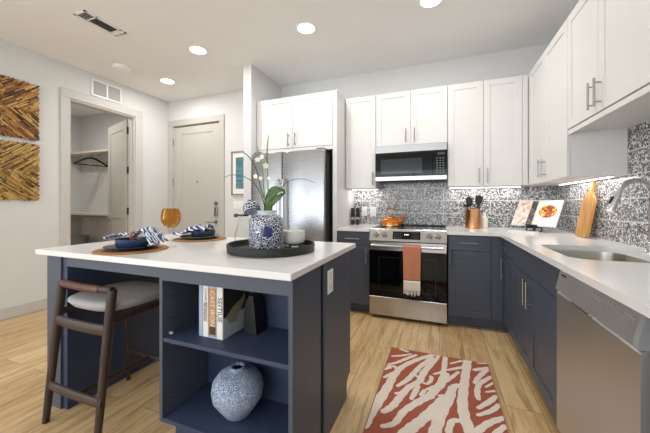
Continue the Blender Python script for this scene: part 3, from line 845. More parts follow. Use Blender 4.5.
# ------------------------------------------------------------------ range
RF = 3.04
x0, x1 = -0.682, 0.066
t = thing('range', 'stainless electric range with a black glass oven door', 'oven range', (-0.31, 3.35, 0))
bx('body', M['dark_gap'], t, x0 + 0.003, x1 - 0.003, RF + 0.05, YB - 0.012, 0.03, 0.90)
for xx in (x0 + 0.05, x1 - 0.05):
    MB().lathe([(0.018, 0.001), (0.018, 0.03), (0, 0.03)], (xx, RF + 0.09, 0), 12).build('foot', M['black'], t)
ct = MB().box(x0, x1, RF + 0.065, YB - 0.010, 0.90, 0.919, 0.003).build('cooktop', M['ceran'], t)
for (cx, cy, r) in ((-0.49, 3.25, 0.10), (-0.13, 3.25, 0.085), (-0.49, 3.52, 0.075), (-0.13, 3.52, 0.10)):
    MB().lathe([(r, 0), (r + 0.003, 0), (r + 0.003, 0.0006), (r, 0.0006), (r, 0)], (cx, cy, 0.9191), 40).build('burner_ring', M['burner'], ct)
b = MB(); b.box(x0, x1, YB - 0.05, YB - 0.0105, 0.919, 0.933, 0.003); b.build('vent_trim', M['blackglass'], t)
# sloping front control panel
p0, p1 = (RF - 0.004, 0.800), (RF + 0.045, 0.914)
def FP(u, v, n):
    k = (v - 0.800) / 0.114; L = math.hypot(p1[0] - p0[0], 0.114)
    return (u, p0[0] + (p1[0] - p0[0]) * k - n * 0.114 / L, v + n * (p1[0] - p0[0]) / L)
b = MB(); b.prism([(p0[0], 0.800), (p1[0] - 0.003, 0.911), (p1[0] + 0.004, 0.919), (RF + 0.066, 0.919), (RF + 0.066, 0.800)], lambda u, v, n: (n, u, v), x0, x1)
cp = b.build('control_panel', M['steel'], t)
b = MB(); b.mbox(FP, -0.445, -0.175, 0.822, 0.897, -0.001, 0.0015, 0.001); dsp = b.build('display', M['blackglass'], cp)
b = MB()
for u in (-0.325, -0.309, -0.294): b.mbox(FP, u - 0.004, u + 0.004, 0.862, 0.872, 0.0016, 0.002)
b.build('clock_digits', M['display'], dsp)
b = MB()
for k in range(4):
    for v in (0.835, 0.852, 0.874):
        b.mbox(FP, -0.425 + k * 0.018, -0.417 + k * 0.018, v, v + 0.003, 0.0016, 0.002)
        b.mbox(FP, -0.255 + k * 0.018, -0.247 + k * 0.018, v, v + 0.003, 0.0016, 0.002)
b.build('key_print', M['grey_plastic'], dsp)
for u in (-0.612, -0.528, -0.094, -0.018):
    b = MB()
    b.tube([FP(u, 0.858, 0), FP(u, 0.858, 0.006), FP(u, 0.858, 0.008), FP(u, 0.858, 0.03), FP(u, 0.858, 0.034)], [0.031, 0.031, 0.026, 0.023, 0.019], 24)
    b.mbox(FP, u - 0.004, u + 0.004, 0.838, 0.878, 0.03, 0.038, 0.002)
    b.build('knob', M['nickel'], cp)
# door
f = FY(RF)
b = MB(); b.mbox(f, x0, x1, 0.235, 0.70, -0.045, 0, 0.003); od = b.build('oven_door', M['blackglass'], t)
b = MB(); b.mbox(f, x0, x1, 0.7005, 0.793, -0.045, 0.001, 0.004); b.build('door_top_rail', M['steel'], od)
b = MB(); b.tube([f(x0 + 0.03, 0.755, 0.048), f(x1 - 0.03, 0.755, 0.048)], 0.013, 16)
for u in (x0 + 0.05, x1 - 0.05): b.tube([f(u, 0.755, 0.0), f(u, 0.755, 0.048)], 0.010, 12)
b.build('handle', M['steel'], od)
b = MB()
for (u0, u1, v0, v1) in ((x0 + 0.10, x1 - 0.10, 0.30, 0.303), (x0 + 0.10, x1 - 0.10, 0.63, 0.633), (x0 + 0.10, x0 + 0.103, 0.303, 0.63), (x1 - 0.103, x1 - 0.10, 0.303, 0.63)):
    b.mbox(f, u0, u1, v0, v1, 0.0001, 0.0006)
b.build('window_border', M['burner'], od)
b = MB(); b.mbox(f, x0, x1, 0.035, 0.226, -0.045, 0, 0.004); b.build('storage_drawer', M['steel'], t)

# dish towel over the oven handle
t = thing('dish_towel', 'terracotta towel with white fringe hanging from the oven handle', 'towel', (-0.25, RF - 0.048, 0.74))
tx0, tx1 = -0.335, -0.165
hz, hy = 0.755, RF - 0.048
def towel(front, zbot, inset, k0):
    def fn(u, v):
        if v < 0.25:
            a = PI / 2 * (v / 0.25)
            y = hy - math.sin(a) * (0.0155 + k0) * (1 if front else -1); z = hz + math.cos(a) * (0.0155 + k0)
        else:
            q = (v - 0.25) / 0.75
            y = hy - (0.0155 + k0) * (1 if front else -1); z = hz - q * (hz - zbot)
            y += (math.sin(u * 9 + 1) * 0.004 - 0.003) * q * (1 if front else -0.6)
        s = 1 - 0.10 * max(0, (v - 0.25))
        xc = (tx0 + tx1) / 2
        return (xc + (u - 0.5) * (tx1 - tx0) * s * inset, y, z)
    return fn
b = MB(); b.grid(towel(True, 0.43, 1, 0), 16, 26); b.grid(towel(False, 0.55, 0.96, 0), 16, 26)
o = b.build('cloth', M['terracotta'], t, sharp=80); m = o.modifiers.new('thickness', 'SOLIDIFY'); m.thickness = 0.004; m.offset = 0
b = MB()
g = towel(True, 0.43, 1, 0)
def band(u, v):
    p = g(u, 1.0); return (p[0], p[1], 0.4315 - v * 0.095)
b.grid(band, 16, 6)
o = b.build('white_end', M['cream_cloth'], t, sharp=80); m = o.modifiers.new('thickness', 'SOLIDIFY'); m.thickness = 0.005; m.offset = 0
b = MB()
for k in range(13):
    u = (k + 0.5) / 13; p = band(u, 1.0); dx = random.uniform(-0.006, 0.006); L = random.uniform(0.035, 0.055)
    b.tube([(p[0], p[1], p[2] + 0.003), (p[0] + dx * 0.4, p[1] - 0.002, p[2] - L * 0.5), (p[0] + dx, p[1] - 0.001, p[2] - L)], [0.0035, 0.0045, 0.0035], 6)
b.build('fringe', M['cream_cloth'], t)

# ------------------------------------------------------------------ microwave
t = thing('microwave', 'stainless over-range microwave with black glass door', 'microwave', (-0.305, 3.5, 1.43))
MF = 3.33
x0, x1 = -0.678, 0.074
f = FY(MF)
bx('body', M['steel_dark'], t, x0 + 0.002, x1 - 0.002, MF + 0.04, YB - 0.009, 1.432, 1.824)
b = MB(); b.mbox(f, x0, x1, 1.742, 1.824, -0.04, 0, 0.004); b.build('top_band', M['steel'], t)
b = MB(); b.mbox(f, x0, -0.07, 1.482, 1.7415, -0.04, -0.001, 0.002); d = b.build('door', M['blackglass'], t)
b = MB(); b.mbox(f, -0.615, -0.175, 1.51, 1.672, -0.002, 0.0002); b.build('window', plain('smoked_window_glass', '#2A2D31', 0.06, var=0.05), d)
b = MB(); b.mbox(f, -0.069, x1, 1.482, 1.7415, -0.04, -0.001, 0.002); cp = b.build('control_panel', M['blackglass'], t)
b = MB()
for r in range(7):
    for k in range(3):
        b.mbox(f, -0.03 + k * 0.030, -0.016 + k * 0.030, 1.50 + r * 0.026, 1.507 + r * 0.026, -0.0012, 0.0003)
b.build('key_print', M['grey_plastic'], cp)
b = MB(); b.mbox(f, -0.02, 0.05, 1.695, 1.72, -0.0012, 0.0003); b.build('display', M['burner'], cp)
b = MB(); b.mbox(f, x0, x1, 1.432, 1.4815, -0.04, 0, 0.004); b.build('bottom_band', M['steel'], t)
b = MB(); b.box(x0 + 0.08, x1 - 0.08, MF + 0.08, YB - 0.1, 1.424, 1.4318); b.build('filter', M['black'], t)

# ------------------------------------------------------------------ island
t = thing('kitchen_island', 'navy kitchen island base with open shelves and seating space', 'island', (-1.3, 1.45, 0))
ND = M['navy_shaded']
IX0, IX1, IY0, IY1 = -2.155, -0.536, 1.035, 1.80
SX0, SX1, SY1 = -1.25, -0.536, 1.335       # open shelf unit
z0 = 0.14
bx('side_panel', NB, t, SX0, SX0 + 0.019, IY0, SY1, z0, 0.8835)
bx('side_panel', NB, t, SX1 - 0.019, SX1, IY0, SY1, 0.001, 0.8835)
b = MB(); b.box(SX0 + 0.019, SX1 - 0.019, IY0, IY0 + 0.02, 0.815, 0.8835); b.build('top_rail', NB, t)
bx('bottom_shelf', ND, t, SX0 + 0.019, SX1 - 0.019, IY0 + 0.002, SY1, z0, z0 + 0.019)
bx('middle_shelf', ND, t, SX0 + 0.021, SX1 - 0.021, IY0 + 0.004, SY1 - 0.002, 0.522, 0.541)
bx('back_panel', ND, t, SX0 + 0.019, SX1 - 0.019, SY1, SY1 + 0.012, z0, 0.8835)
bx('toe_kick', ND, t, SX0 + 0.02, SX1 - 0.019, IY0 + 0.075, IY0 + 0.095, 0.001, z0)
b = MB()
for k in range(9):
    for yy in (IY0 + 0.045, SY1 - 0.05):
        z = 0.21 + k * 0.032 if k < 5 else 0.58 + (k - 5) * 0.055
        b.tube([(SX0 + 0.0185, yy, z), (SX0 + 0.0198, yy, z)], 0.003, 8)
b.build('pin_hole', M['grey_plastic'], t)
b = MB(); b.tube([(SX0 + 0.019, IY0 + 0.045, 0.547), (SX0 + 0.032, IY0 + 0.045, 0.547)], 0.006, 10); b.build('shelf_pin', M['white_plastic'], t)
# cabinet part behind the shelves; its end is a separate panel with a seam and a notched toe kick
bx('cabinet_body', NB, t, SX0, SX1 - 0.02, SY1 + 0.013, IY1 - 0.02, 0.105, 0.8835)
b = MB()
b.prism([(1.352, 0.001), (IY1 - 0.075, 0.001), (IY1 - 0.075, 0.085), (IY1 - 0.06, 0.105), (IY1, 0.125), (IY1, 0.8835), (1.352, 0.8835)], lambda u, v, n: (n, u, v), SX1 + 0.0005, SX1 + 0.010)
b.build('end_panel', NB, t)
bx('cabinet_toe_kick', NB, t, SX0, SX1 - 0.002, IY1 - 0.095, IY1 - 0.077, 0.001, 0.105)
f = lambda u, v, n: (u, IY1 - 0.02 + 0.02 + n, v)
for u0, u1 in ((-1.27, -0.92), (-0.92, -0.575)):
    d = shaker('door', NB, t, f, u0, u1, 0.11, 0.88); handle(d, f, u1 - 0.05 if u0 < -1 else u0 + 0.05, 0.66, u1 - 0.05 if u0 < -1 else u0 + 0.05, 0.82)
# seating end: broad end panel, its stile and the apron under the top
b = MB(); b.box(IX0, IX0 + 0.13, IY0, IY1, 0.001, 0.8835, 0.002); b.build('end_leg_panel', NB, t)
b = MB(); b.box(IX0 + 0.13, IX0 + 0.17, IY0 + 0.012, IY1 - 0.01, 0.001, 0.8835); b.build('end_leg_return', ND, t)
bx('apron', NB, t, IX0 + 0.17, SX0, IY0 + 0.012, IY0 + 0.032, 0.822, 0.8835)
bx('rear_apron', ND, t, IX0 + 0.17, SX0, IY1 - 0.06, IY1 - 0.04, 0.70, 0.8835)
# top
o = MB().box(-2.20, -0.525, 1.0, 1.93, 0.884, 0.914, 0.003).build('countertop', M['quartz'], None, (-1.36, 1.465, 0.914))
tag(o, 'white quartz island top with placemats and a black tray', 'countertop')
t = thing('outlet', 'white electrical outlet on the end of the navy island', 'outlet', (-0.525, 1.42, 0.78))
f = FXp(-0.525)
MB().mbox(f, 1.388, 1.464, 0.722, 0.842, 0.0005, 0.005, 0.002).build('plate', M['white_plastic'], t)
b = MB()
for v in (0.755, 0.81): b.mbox(f, 1.412, 1.440, v - 0.018, v + 0.018, 0.005, 0.007, 0.001)
b.build('socket', M['ceramic'], t)

# ------------------------------------------------------------------ stool
t = thing('counter_stool', 'dark walnut counter stool with leather-wrapped back rail and grey seat', 'stool', (-1.735, 1.16, 0))
W, WX = M['walnut'], M['walnut_x']
lx, rx = -1.955, -1.535
def leg(x, y0, y1, z1, w0=0.026, w1=0.036, dx=0.0):
    b = MB(); n = 8; pts = []; rs = []
    for k in range(n + 1):
        q = k / n; pts.append((x + dx * q, y0 + (y1 - y0) * q, z1 * q + 0.001)); rs.append((w0 + (w1 - w0) * min(1, q * 1.5)) * 0.5)
    b.tube(pts, rs, 12)
    return b.build('leg', W, t)
leg(lx - 0.025, 0.945, 1.005, 0.745, 0.032, 0.044, 0.028); leg(rx - 0.025, 0.945, 1.005, 0.745, 0.032, 0.044, 0.022)
leg(lx + 0.012, 1.375, 1.355, 0.60, 0.024, 0.032); leg(rx - 0.012, 1.375, 1.355, 0.60, 0.024, 0.032)
def rail(name, pts, w, h, mat, n=10):
    b = MB(); P0 = [Vector(p) for p in pts]
    q = []
    if len(P0) == 3:
        for k in range(n + 1):
            s = k / n; q.append(P0[0] * (1 - s) ** 2 + P0[1] * 2 * s * (1 - s) + P0[2] * s * s)
    else: q = P0
    b.tube(q, w / 2, 12, True, h / w)
    return b.build(name, mat, t)
rail('back_rail', [(lx + 0.003, 1.006, 0.742), (-1.735, 0.985, 0.737), (rx - 0.003, 1.006, 0.742)], 0.034, 0.036, WX)
lw = MB(); q = []
for k in range(25):
    s = k / 24 * 0.78 + 0.01
    a, c, e = Vector((lx, 1.006, 0.742)), Vector((-1.735, 0.985, 0.737)), Vector((rx, 1.006, 0.742))
    q.append(a * (1 - s) ** 2 + c * 2 * s * (1 - s) + e * s * s)
lw.tube(q, [0.0205 if k % 2 else 0.0195 for k in range(25)], 14)
lw.build('leather_wrap', M['leather'], t)
rail('back_rung', [(lx + 0.004, 0.985, 0.545), (-1.735, 0.968, 0.543), (rx - 0.004, 0.985, 0.545)], 0.028, 0.058, WX)
rail('lower_rung', [(lx + 0.002, 0.957, 0.20), (-1.735, 0.945, 0.198), (rx - 0.002, 0.957, 0.20)], 0.026, 0.050, WX)
rail('front_rung', [(lx + 0.012, 1.366, 0.20), (rx - 0.012, 1.366, 0.20)], 0.022, 0.030, WX)
rail('stretcher', [(-1.735, 0.955, 0.198), (-1.735, 1.366, 0.20)], 0.026, 0.030, W)
for x in (lx + 0.008, rx - 0.008): rail('seat_rail', [(x, 0.99, 0.585), (x, 1.36, 0.592)], 0.026, 0.036, W)
rail('seat_rail', [(lx + 0.01, 1.355, 0.590), (rx - 0.01, 1.355, 0.590)], 0.026, 0.036, WX)
b = MB()
prof = [(0, 0.0), (0.70, 0.003), (0.90, 0.018), (1.0, 0.045), (0.985, 0.058), (0.90, 0.067), (0.5, 0.066), (0, 0.063)]
def sq(c): return math.copysign(abs(c) ** 0.62, c)
rings = []
for r, z in prof:
    if r == 0: rings.append([b.bm.verts.new((-1.735, 1.185, 0.607 + z))])
    else: rings.append([b.bm.verts.new((-1.735 + 0.222 * r * sq(math.cos(2 * PI * k / 40)), 1.185 + 0.212 * r * sq(math.sin(2 * PI * k / 40)), 0.607 + z)) for k in range(40)])
for A, B in zip(rings, rings[1:]):
    for k in range(40):
        j = (k + 1) % 40
        if len(A) == 1: b.bm.faces.new((A[0], B[j], B[k]))
        elif len(B) == 1: b.bm.faces.new((A[k], A[j], B[0]))
        else: b.bm.faces.new((A[k], A[j], B[j], B[k]))
b.build('seat', M['seatcloth'], t, sharp=80)

# ------------------------------------------------------------------ things in the island shelves
BZ = 0.541
def book(x0, x1, y0, y1, h, cover, label, tilt=0, group='books on the island shelf'):
    t = thing('book', label, 'book', ((x0 + x1) / 2, y0, BZ + 0.0005), group)
    z = BZ + 0.001
    b = MB(); b.box(x0, x1, y0, y0 + 0.003, z, z + h, 0.001); b.box(x0, x0 + 0.0025, y0, y1, z, z + h); b.box(x1 - 0.0025, x1, y0, y1, z, z + h)
    b.build('cover', cover, t)
    bx('pages', M['paper'], t, x0 + 0.003, x1 - 0.003, y0 + 0.0035, y1 - 0.004, z + 0.003, z + h - 0.003)
    return t
yb = 1.115
sx = -1.085
book(sx - 0.018, sx - 0.001, yb + 0.025, yb + 0.16, 0.19, M['spine_brown'], 'thin dark brown book at the outer end of the shelf row')
t = book(sx, sx + 0.023, yb, yb + 0.17, 0.246, M['spine_blue'], 'tall book with a plain pale blue spine')
t = book(sx + 0.0235, sx + 0.058, yb, yb + 0.17, 0.244, M['spine_white'], 'white-spined book with a black and red checked pattern')
FS = lambda u, v, n: (u, yb - n, v)
b = MB(); rb = MB()
cw = 0.0056
for r in range(13):
    for c in range(4):
        if (r + c) % 2: (rb if (r * 7 + c * 3) % 3 == 0 else b).mbox(FS, sx + 0.0285 + c * cw, sx + 0.0285 + (c + 1) * cw, BZ + 0.075 + r * cw * 1.25, BZ + 0.075 + (r + 1) * cw * 1.25, 0.0001, 0.0005)
b.build('black_checks', M['ink'], t); rb.build('red_checks', M['red'], t)
ROT = lambda x, z: Matrix.Translation((x, yb - 0.0006, z)) @ Matrix.Rotation(R(90), 4, 'X') @ Matrix.Rotation(R(-90), 4, 'Z')
text('title', 'COOKBOOK', 0.014, M['ink'], t, ROT(sx + 0.041, BZ + 0.19))
t = book(sx + 0.059, sx + 0.104, yb, yb + 0.175, 0.248, M['spine_tan'], 'tan-spined book titled CAST IRON in pale letters')
text('title', 'CAST IRON', 0.033, M['tanink'], t, ROT(sx + 0.0815, BZ + 0.142))
b = MB(); b.mbox(FS, sx + 0.064, sx + 0.099, BZ + 0.018, BZ + 0.055, 0.0001, 0.0005); b.build('spine_block', M['spine_brown'], t)
b = MB(); b.mbox(FS, sx + 0.0595, sx + 0.1035, BZ + 0.237, BZ + 0.2485, 0.0001, 0.0005); b.mbox(FS, sx + 0.0595, sx + 0.1035, BZ + 0.002, BZ + 0.010, 0.0001, 0.0005); b.build('blue_band', M['spine_blue'], t)
x1 = sx + 0.105 + 0.038
t = book(sx + 0.105, x1, yb, yb + 0.17, 0.246, M['spine_white'], 'white-spined book with big black letters, horse photo on its cover')
text('title', 'SEITIUE', 0.036, M['ink'], t, ROT(sx + 0.124, BZ + 0.14))
FB = lambda u, v, n: (x1 + n, u, v)
b = MB(); b.mbox(FB, yb + 0.004, yb + 0.169, BZ + 0.10, BZ + 0.2455, 0.0001, 0.0006); b.build('cover_photo', M['horsephoto'], t)
b = MB(); b.mbox(FB, yb + 0.004, yb + 0.169, BZ + 0.003, BZ + 0.0995, 0.0001, 0.0006); b.build('cover_band', M['coverlow'], t)
b = MB(); b.prism([(yb + 0.02, BZ + 0.10), (yb + 0.05, BZ + 0.06), (yb + 0.10, BZ + 0.055), (yb + 0.12, BZ + 0.09), (yb + 0.168, BZ + 0.15), (yb + 0.168, BZ + 0.18), (yb + 0.14, BZ + 0.16), (yb + 0.07, BZ + 0.135)], FB, 0.0007, 0.0012); b.build('horse_print', M['horse'], t)
# black bookend leaning behind the row
t = thing('bookend', 'black wooden bookend standing behind the row of books', 'bookend', (-0.86, 1.25, BZ))
f = lambda u, v, n: (-0.90 + u, 1.215 + n, BZ + 0.001 + v)
b = MB(); b.prism([(0, 0), (0.075, 0), (0.055, 0.185), (0.035, 0.19), (0.008, 0.15)], f, 0, 0.075)
b.build('block', M['blackwood'], t)
# speckled vase
t = thing('vase', 'round speckled blue stoneware vase on the bottom island shelf', 'vase', (-0.915, 1.19, 0.16))
cx, cy, cz = -0.915, 1.19, z0 + 0.0195
prof = [(0, 0), (0.05, 0), (0.06, 0.004), (0.085, 0.04), (0.116, 0.085), (0.123, 0.125), (0.117, 0.162), (0.096, 0.192), (0.064, 0.210), (0.040, 0.216), (0.034, 0.221), (0.036, 0.231), (0.033, 0.233), (0.027, 0.231), (0.026, 0.22), (0.05, 0.206), (0.105, 0.16), (0.105, 0.09), (0.05, 0.012), (0, 0.012)]
MB().lathe(prof, (cx, cy, cz), 40).build('body', M['speckle'], t, sharp=60)

# ------------------------------------------------------------------ place settings on the island
IZ = 0.914
def matplate(mx, my, r, label):
    o = MB().lathe([(0, 0.0005), (r, 0.0005), (r + 0.004, 0.003), (r, 0.0065), (0, 0.0065)], (mx, my, IZ), 48).build('placemat', M['mat'], None, (mx, my, IZ))
    tag(o, label, 'placemat', 'woven placemats')
def lathe_thing(name, label, cat, prof, c, mat, seg=40, group=None, sharp=50):
    o = MB().lathe(prof, c, seg).build(name, mat, None, c, sharp=sharp)
    return tag(o, label, cat, group)
PLATE = [(0, 0), (0.075, 0), (0.085, 0.003), (0.135, 0.016), (0.139, 0.018), (0.137, 0.0205), (0.085, 0.009), (0, 0.008)]
BOWL = [(0, 0), (0.07, 0), (0.077, 0.004), (0.083, 0.02), (0.085, 0.05), (0.083, 0.0515), (0.080, 0.05), (0.077, 0.02), (0.07, 0.008), (0, 0.007)]
A = (-1.65, 1.19)
matplate(*A, 0.182, 'round woven brown placemat nearest the stool')
lathe_thing('plate', 'dark blue plate under the navy bowl, nearest the stool', 'plate', PLATE, (A[0], A[1], IZ + 0.0068), M['navyrim'], group='dark blue plates')
lathe_thing('bowl', 'navy bowl holding the wooden-ringed napkin, nearest the stool', 'bowl', BOWL, (A[0], A[1], IZ + 0.0152), M['navyceramic'], group='navy bowls')
B2 = (-1.675, 1.735)
matplate(*B2, 0.186, 'round woven brown placemat on the far side of the island')
lathe_thing('plate', 'grey-blue plate on the far placemat, half under a cloth', 'plate', PLATE, (B2[0], B2[1], IZ + 0.0068), plain('grey_blue_plate', '#5B6478', 0.3, var=0.15, scale=30), group='dark blue plates')
lathe_thing('bowl', 'navy bowl on the far placemat, covered by a draped cloth', 'bowl', BOWL, (B2[0] + 0.02, B2[1] + 0.01, IZ + 0.0152), M['navyrim'], group='navy bowls')
# napkin pulled through a wooden ring, lying in the near bowl
VX = Vector((0.932, 0.361, 0)); VY = Vector((-0.361, 0.932, 0))     # along the bowl, and away
base = Vector((A[0], A[1], IZ + 0.072))
t = thing('napkin', 'blue and white striped napkin fanned through a wooden ring over the bowl', 'napkin', tuple(base))
b = MB()
def wing(u, v):
    s = u; a = (v - 0.5)
    w = 0.018 + 0.075 * s ** 0.8
    p = base + VX * (0.012 + 0.150 * s) + VY * (a * 2 * w)
    z = 0.042 * math.sin(min(1, s * 1.5) * PI * 0.72) + 0.011 * math.sin(a * 26) * s + 0.02 * (1 - abs(a) * 2) * s
    z -= 0.085 * max(0, s - 0.62) ** 1.1 / 0.38
    if s > 0.75: z = max(z, -0.036)
    return (p.x, p.y, base.z + z + 0.004)
b.grid(wing, 22, 30)
def wing2(u, v):
    s = u; a = v - 0.5; w = 0.016 + 0.05 * s ** 0.8
    p = base - VX * (0.004 + 0.120 * s) + VY * (a * 2 * w)
    z = 0.016 * math.sin(min(1, s * 1.4) * PI * 0.7) + 0.007 * math.sin(a * 22) * s - 0.018 * max(0, s - 0.7) / 0.3
    return (p.x, p.y, base.z + z + 0.003)
b.grid(wing2, 16, 24)
o = b.build('cloth', M['napkin'], t, sharp=80); m = o.modifiers.new('thickness', 'SOLIDIFY'); m.thickness = 0.003; m.offset = 0
b = MB(); c = base + Vector((0, 0, 0.008)) + VX * 0.004
b.tube([c + VY * 0.021 * math.cos(2 * PI * k / 24) + Vector((0, 0, 0.021 * math.sin(2 * PI * k / 24))) for k in range(24)], 0.0075, 10, closed=True)
b.build('ring', M['ringwood'], t)
# cloth thrown over the far bowl
base2 = Vector((B2[0] - 0.03, B2[1] - 0.01, IZ + 0.07))
t = thing('napkin', 'crumpled blue and white cloth draped over the far bowl and plate', 'napkin', tuple(base2))
b = MB()
def drape(u, v):
    a = (u - 0.5) * 0.23; c = (v - 0.5) * 0.22
    p = base2 + VX * (a - 0.02) + VY * (c + 0.01)
    r = math.hypot(p.x - (B2[0] + 0.02), p.y - (B2[1] + 0.01))
    z = IZ + 0.084
    if r > 0.088: z -= min(0.047, (r - 0.088) * 0.9)
    z += 0.010 * math.sin(u * 17 + v * 6) * (0.4 + u * 0.6) + 0.008 * math.sin(v * 21 - u * 9) + 0.008
    return (p.x, p.y, max(z, IZ + 0.032))
b.grid(drape, 34, 34)
o = b.build('cloth', M['napkin_b'], t, sharp=80); m = o.modifiers.new('thickness', 'SOLIDIFY'); m.thickness = 0.003; m.offset = 0
# wine glass
gx, gy = -1.535, 1.351
t = thing('wine_glass', 'amber-bowled wine glass with a clear stem between the placemats', 'wine glass', (gx, gy, IZ))
MB().lathe([(0, 0.0006), (0.043, 0.0006), (0.043, 0.002), (0.02, 0.004), (0.006, 0.009), (0.0042, 0.03), (0.004, 0.10), (0.007, 0.116), (0, 0.118)], (gx, gy, IZ), 32).build('stem', M['glass'], t, sharp=80)
pr = [(0.0, 0.117), (0.018, 0.119), (0.038, 0.131), (0.051, 0.152), (0.0565, 0.178), (0.054, 0.205), (0.045, 0.236), (0.0437, 0.236), (0.0527, 0.205), (0.055, 0.178), (0.0497, 0.153), (0.037, 0.133), (0.018, 0.121), (0, 0.119)]
MB().lathe(pr, (gx, gy, IZ), 40).build('bowl', M['amber'], t, sharp=80)

# ------------------------------------------------------------------ tray group
tx, ty = -0.89, 1.46
o = MB().lathe([(0, 0.0005), (0.236, 0.0005), (0.243, 0.004), (0.246, 0.042), (0.243, 0.045), (0.236, 0.043), (0.231, 0.012), (0.225, 0.009), (0, 0.009)], (tx, ty, IZ), 64).build('tray', M['blackwood'], None, (tx, ty, IZ))
tag(o, 'round black textured tray holding the patterned jar and white bowl', 'tray')
TZ = IZ + 0.0095
jx, jy = -0.915, 1.445
t = thing('jar', 'blue and white patterned porcelain jar with a plain neck', 'jar', (jx, jy, TZ))
pr = [(0, 0), (0.088, 0), (0.093, 0.004), (0.096, 0.02), (0.097, 0.10), (0.096, 0.155), (0.091, 0.174), (0.076, 0.187), (0.058, 0.193)]
MB().lathe(pr, (jx, jy, TZ), 48).build('body', M['ginger'], t, sharp=60)
MB().lathe([(0.058, 0.1928), (0.053, 0.196), (0.052, 0.207), (0.056, 0.215), (0.0565, 0.218), (0.052, 0.218), (0.047, 0.205), (0.047, 0.15), (0, 0.15)], (jx, jy, TZ), 48).build('neck', M['glaze'], t, sharp=60)
mt = Matrix.Rotation(R(-28), 4, Vector((0.36, 0.93, 0)))
jl = Vector((jx - 0.058, jy - 0.052, TZ + 0.186))
MB().lathe([(0.0, 0.0), (0.046, 0.0), (0.048, 0.004), (0.048, 0.024), (0.044, 0.040), (0.030, 0.053), (0.012, 0.059), (0.009, 0.063), (0.012, 0.069), (0.008, 0.075), (0, 0.077)], tuple(jl + Vector((0, 0, 0.026))), 36, mtx=mt).build('lid', M['gingerlid'], t, sharp=60)
# white bowl
bx_, by_ = -0.822, 1.597
t = thing('bowl', 'white footed bowl beside the jar on the black tray', 'bowl', (bx_, by_, TZ))
MB().lathe([(0, 0), (0.040, 0), (0.036, 0.012), (0.028, 0.018), (0, 0.018)], (bx_, by_, TZ), 32).build('foot', M['chrome'], t)
MB().lathe([(0, 0.0185), (0.055, 0.0185), (0.065, 0.026), (0.069, 0.04), (0.069, 0.094), (0.066, 0.095), (0.064, 0.092), (0.063, 0.04), (0.05, 0.03), (0, 0.028)], (bx_, by_, TZ), 40).build('cup', M['ceramic'], t, sharp=60)
# clear glass carafe behind the tray
dx_, dy_ = -1.31, 1.77
t = thing('carafe', 'clear glass carafe with a black lever top behind the tray', 'carafe', (dx_, dy_, IZ))
MB().lathe([(0, 0.001), (0.062, 0.001), (0.066, 0.006), (0.062, 0.05), (0.045, 0.12), (0.032, 0.165), (0.030, 0.178), (0.0285, 0.178), (0.030, 0.165), (0.043, 0.12), (0.060, 0.05), (0.062, 0.01), (0, 0.006)], (dx_, dy_, IZ), 36).build('glass_body', M['glass'], t, sharp=60)
b = MB(); b.lathe([(0, 0.176), (0.033, 0.176), (0.033, 0.186), (0.02, 0.19), (0, 0.19)], (dx_, dy_, IZ), 24)
b.build('stopper', M['black'], t)
b = MB(); p = Vector((dx_, dy_, IZ + 0.187)); b.bar(p + VX * 0.03, p - VX * 0.055 + Vector((0, 0, -0.004)), 0.014, 0.010, 0.002)
b.tube([p - VX * 0.055 + VY * -0.012 + Vector((0, 0, -0.006)), p - VX * 0.055 + VY * 0.012 + Vector((0, 0, -0.006))], 0.014, 14); b.build('lever', M['black'], t)

# flowers in the jar
t = thing('orchid_stems', 'white orchid stems and long green leaves standing in the patterned jar', 'plant', (jx, jy, TZ + 0.151))
o0 = Vector((jx, jy, 0))
def sp(px, py, k=0.0):   # place in the plane facing across the jar, k metres nearer
    u = (px - 264) * 0.00577; z = 1.18 + (203.6 - py) * 0.00577
    p = o0 + VX * u - VY * k; return Vector((p.x, p.y, z))
def smooth(pts, n=8):
    P = [pts[0]] + list(pts) + [pts[-1]]; q = []
    for i in range(1, len(P) - 2):
        for k in range(n):
            s = k / n; a, b_, c, d = P[i - 1], P[i], P[i + 1], P[i + 2]
            q.append(0.5 * ((2 * b_) + (c - a) * s + (2 * a - 5 * b_ + 4 * c - d) * s * s + (3 * b_ - a - 3 * c + d) * s ** 3))
    q.append(P[-2]); return q
def stemtube(name, pts, r0, r1, mat):
    q = smooth(pts); n = len(q) - 1
    return MB().tube(q, [r0 + (r1 - r0) * i / n for i in range(n + 1)], 8).build(name, mat, t)
root = Vector((jx, jy, TZ + 0.155))
stemtube('stem', [root, sp(264, 205), sp(259, 190), sp(254, 170), sp(247, 158), sp(241, 153)], 0.004, 0.0025, M['darkgreenleaf'])
stemtube('stem', [root + Vector((0.01, 0, 0)), sp(266, 205), sp(265.5, 185), sp(265, 165), sp(264.5, 152)], 0.0035, 0.003, M['stem'])
stemtube('bud_spike', [sp(264.5, 168), sp(264.5, 155), sp(265.3, 143), sp(266, 136)], 0.0055, 0.0015, M['stem'])
stemtube('stem', [root + Vector((0, 0.01, 0)), sp(263, 205), sp(261, 185), sp(260, 170), sp(257, 158), sp(255, 147)], 0.003, 0.002, M['stem'])
stemtube('grass_blade', [root + Vector((-0.01, 0, 0)), sp(262, 206), sp(258, 193), sp(250, 182), sp(240, 176.5), sp(230, 175.5), sp(222, 178)], 0.004, 0.0012, M['darkgreenleaf'])
stemtube('grass_blade', [root + Vector((0.01, 0, 0)), sp(268, 206), sp(276, 192), sp(284, 182.5), sp(294, 179.5), sp(303, 180), sp(312, 183.5)], 0.0035, 0.001, M['darkgreenleaf'])
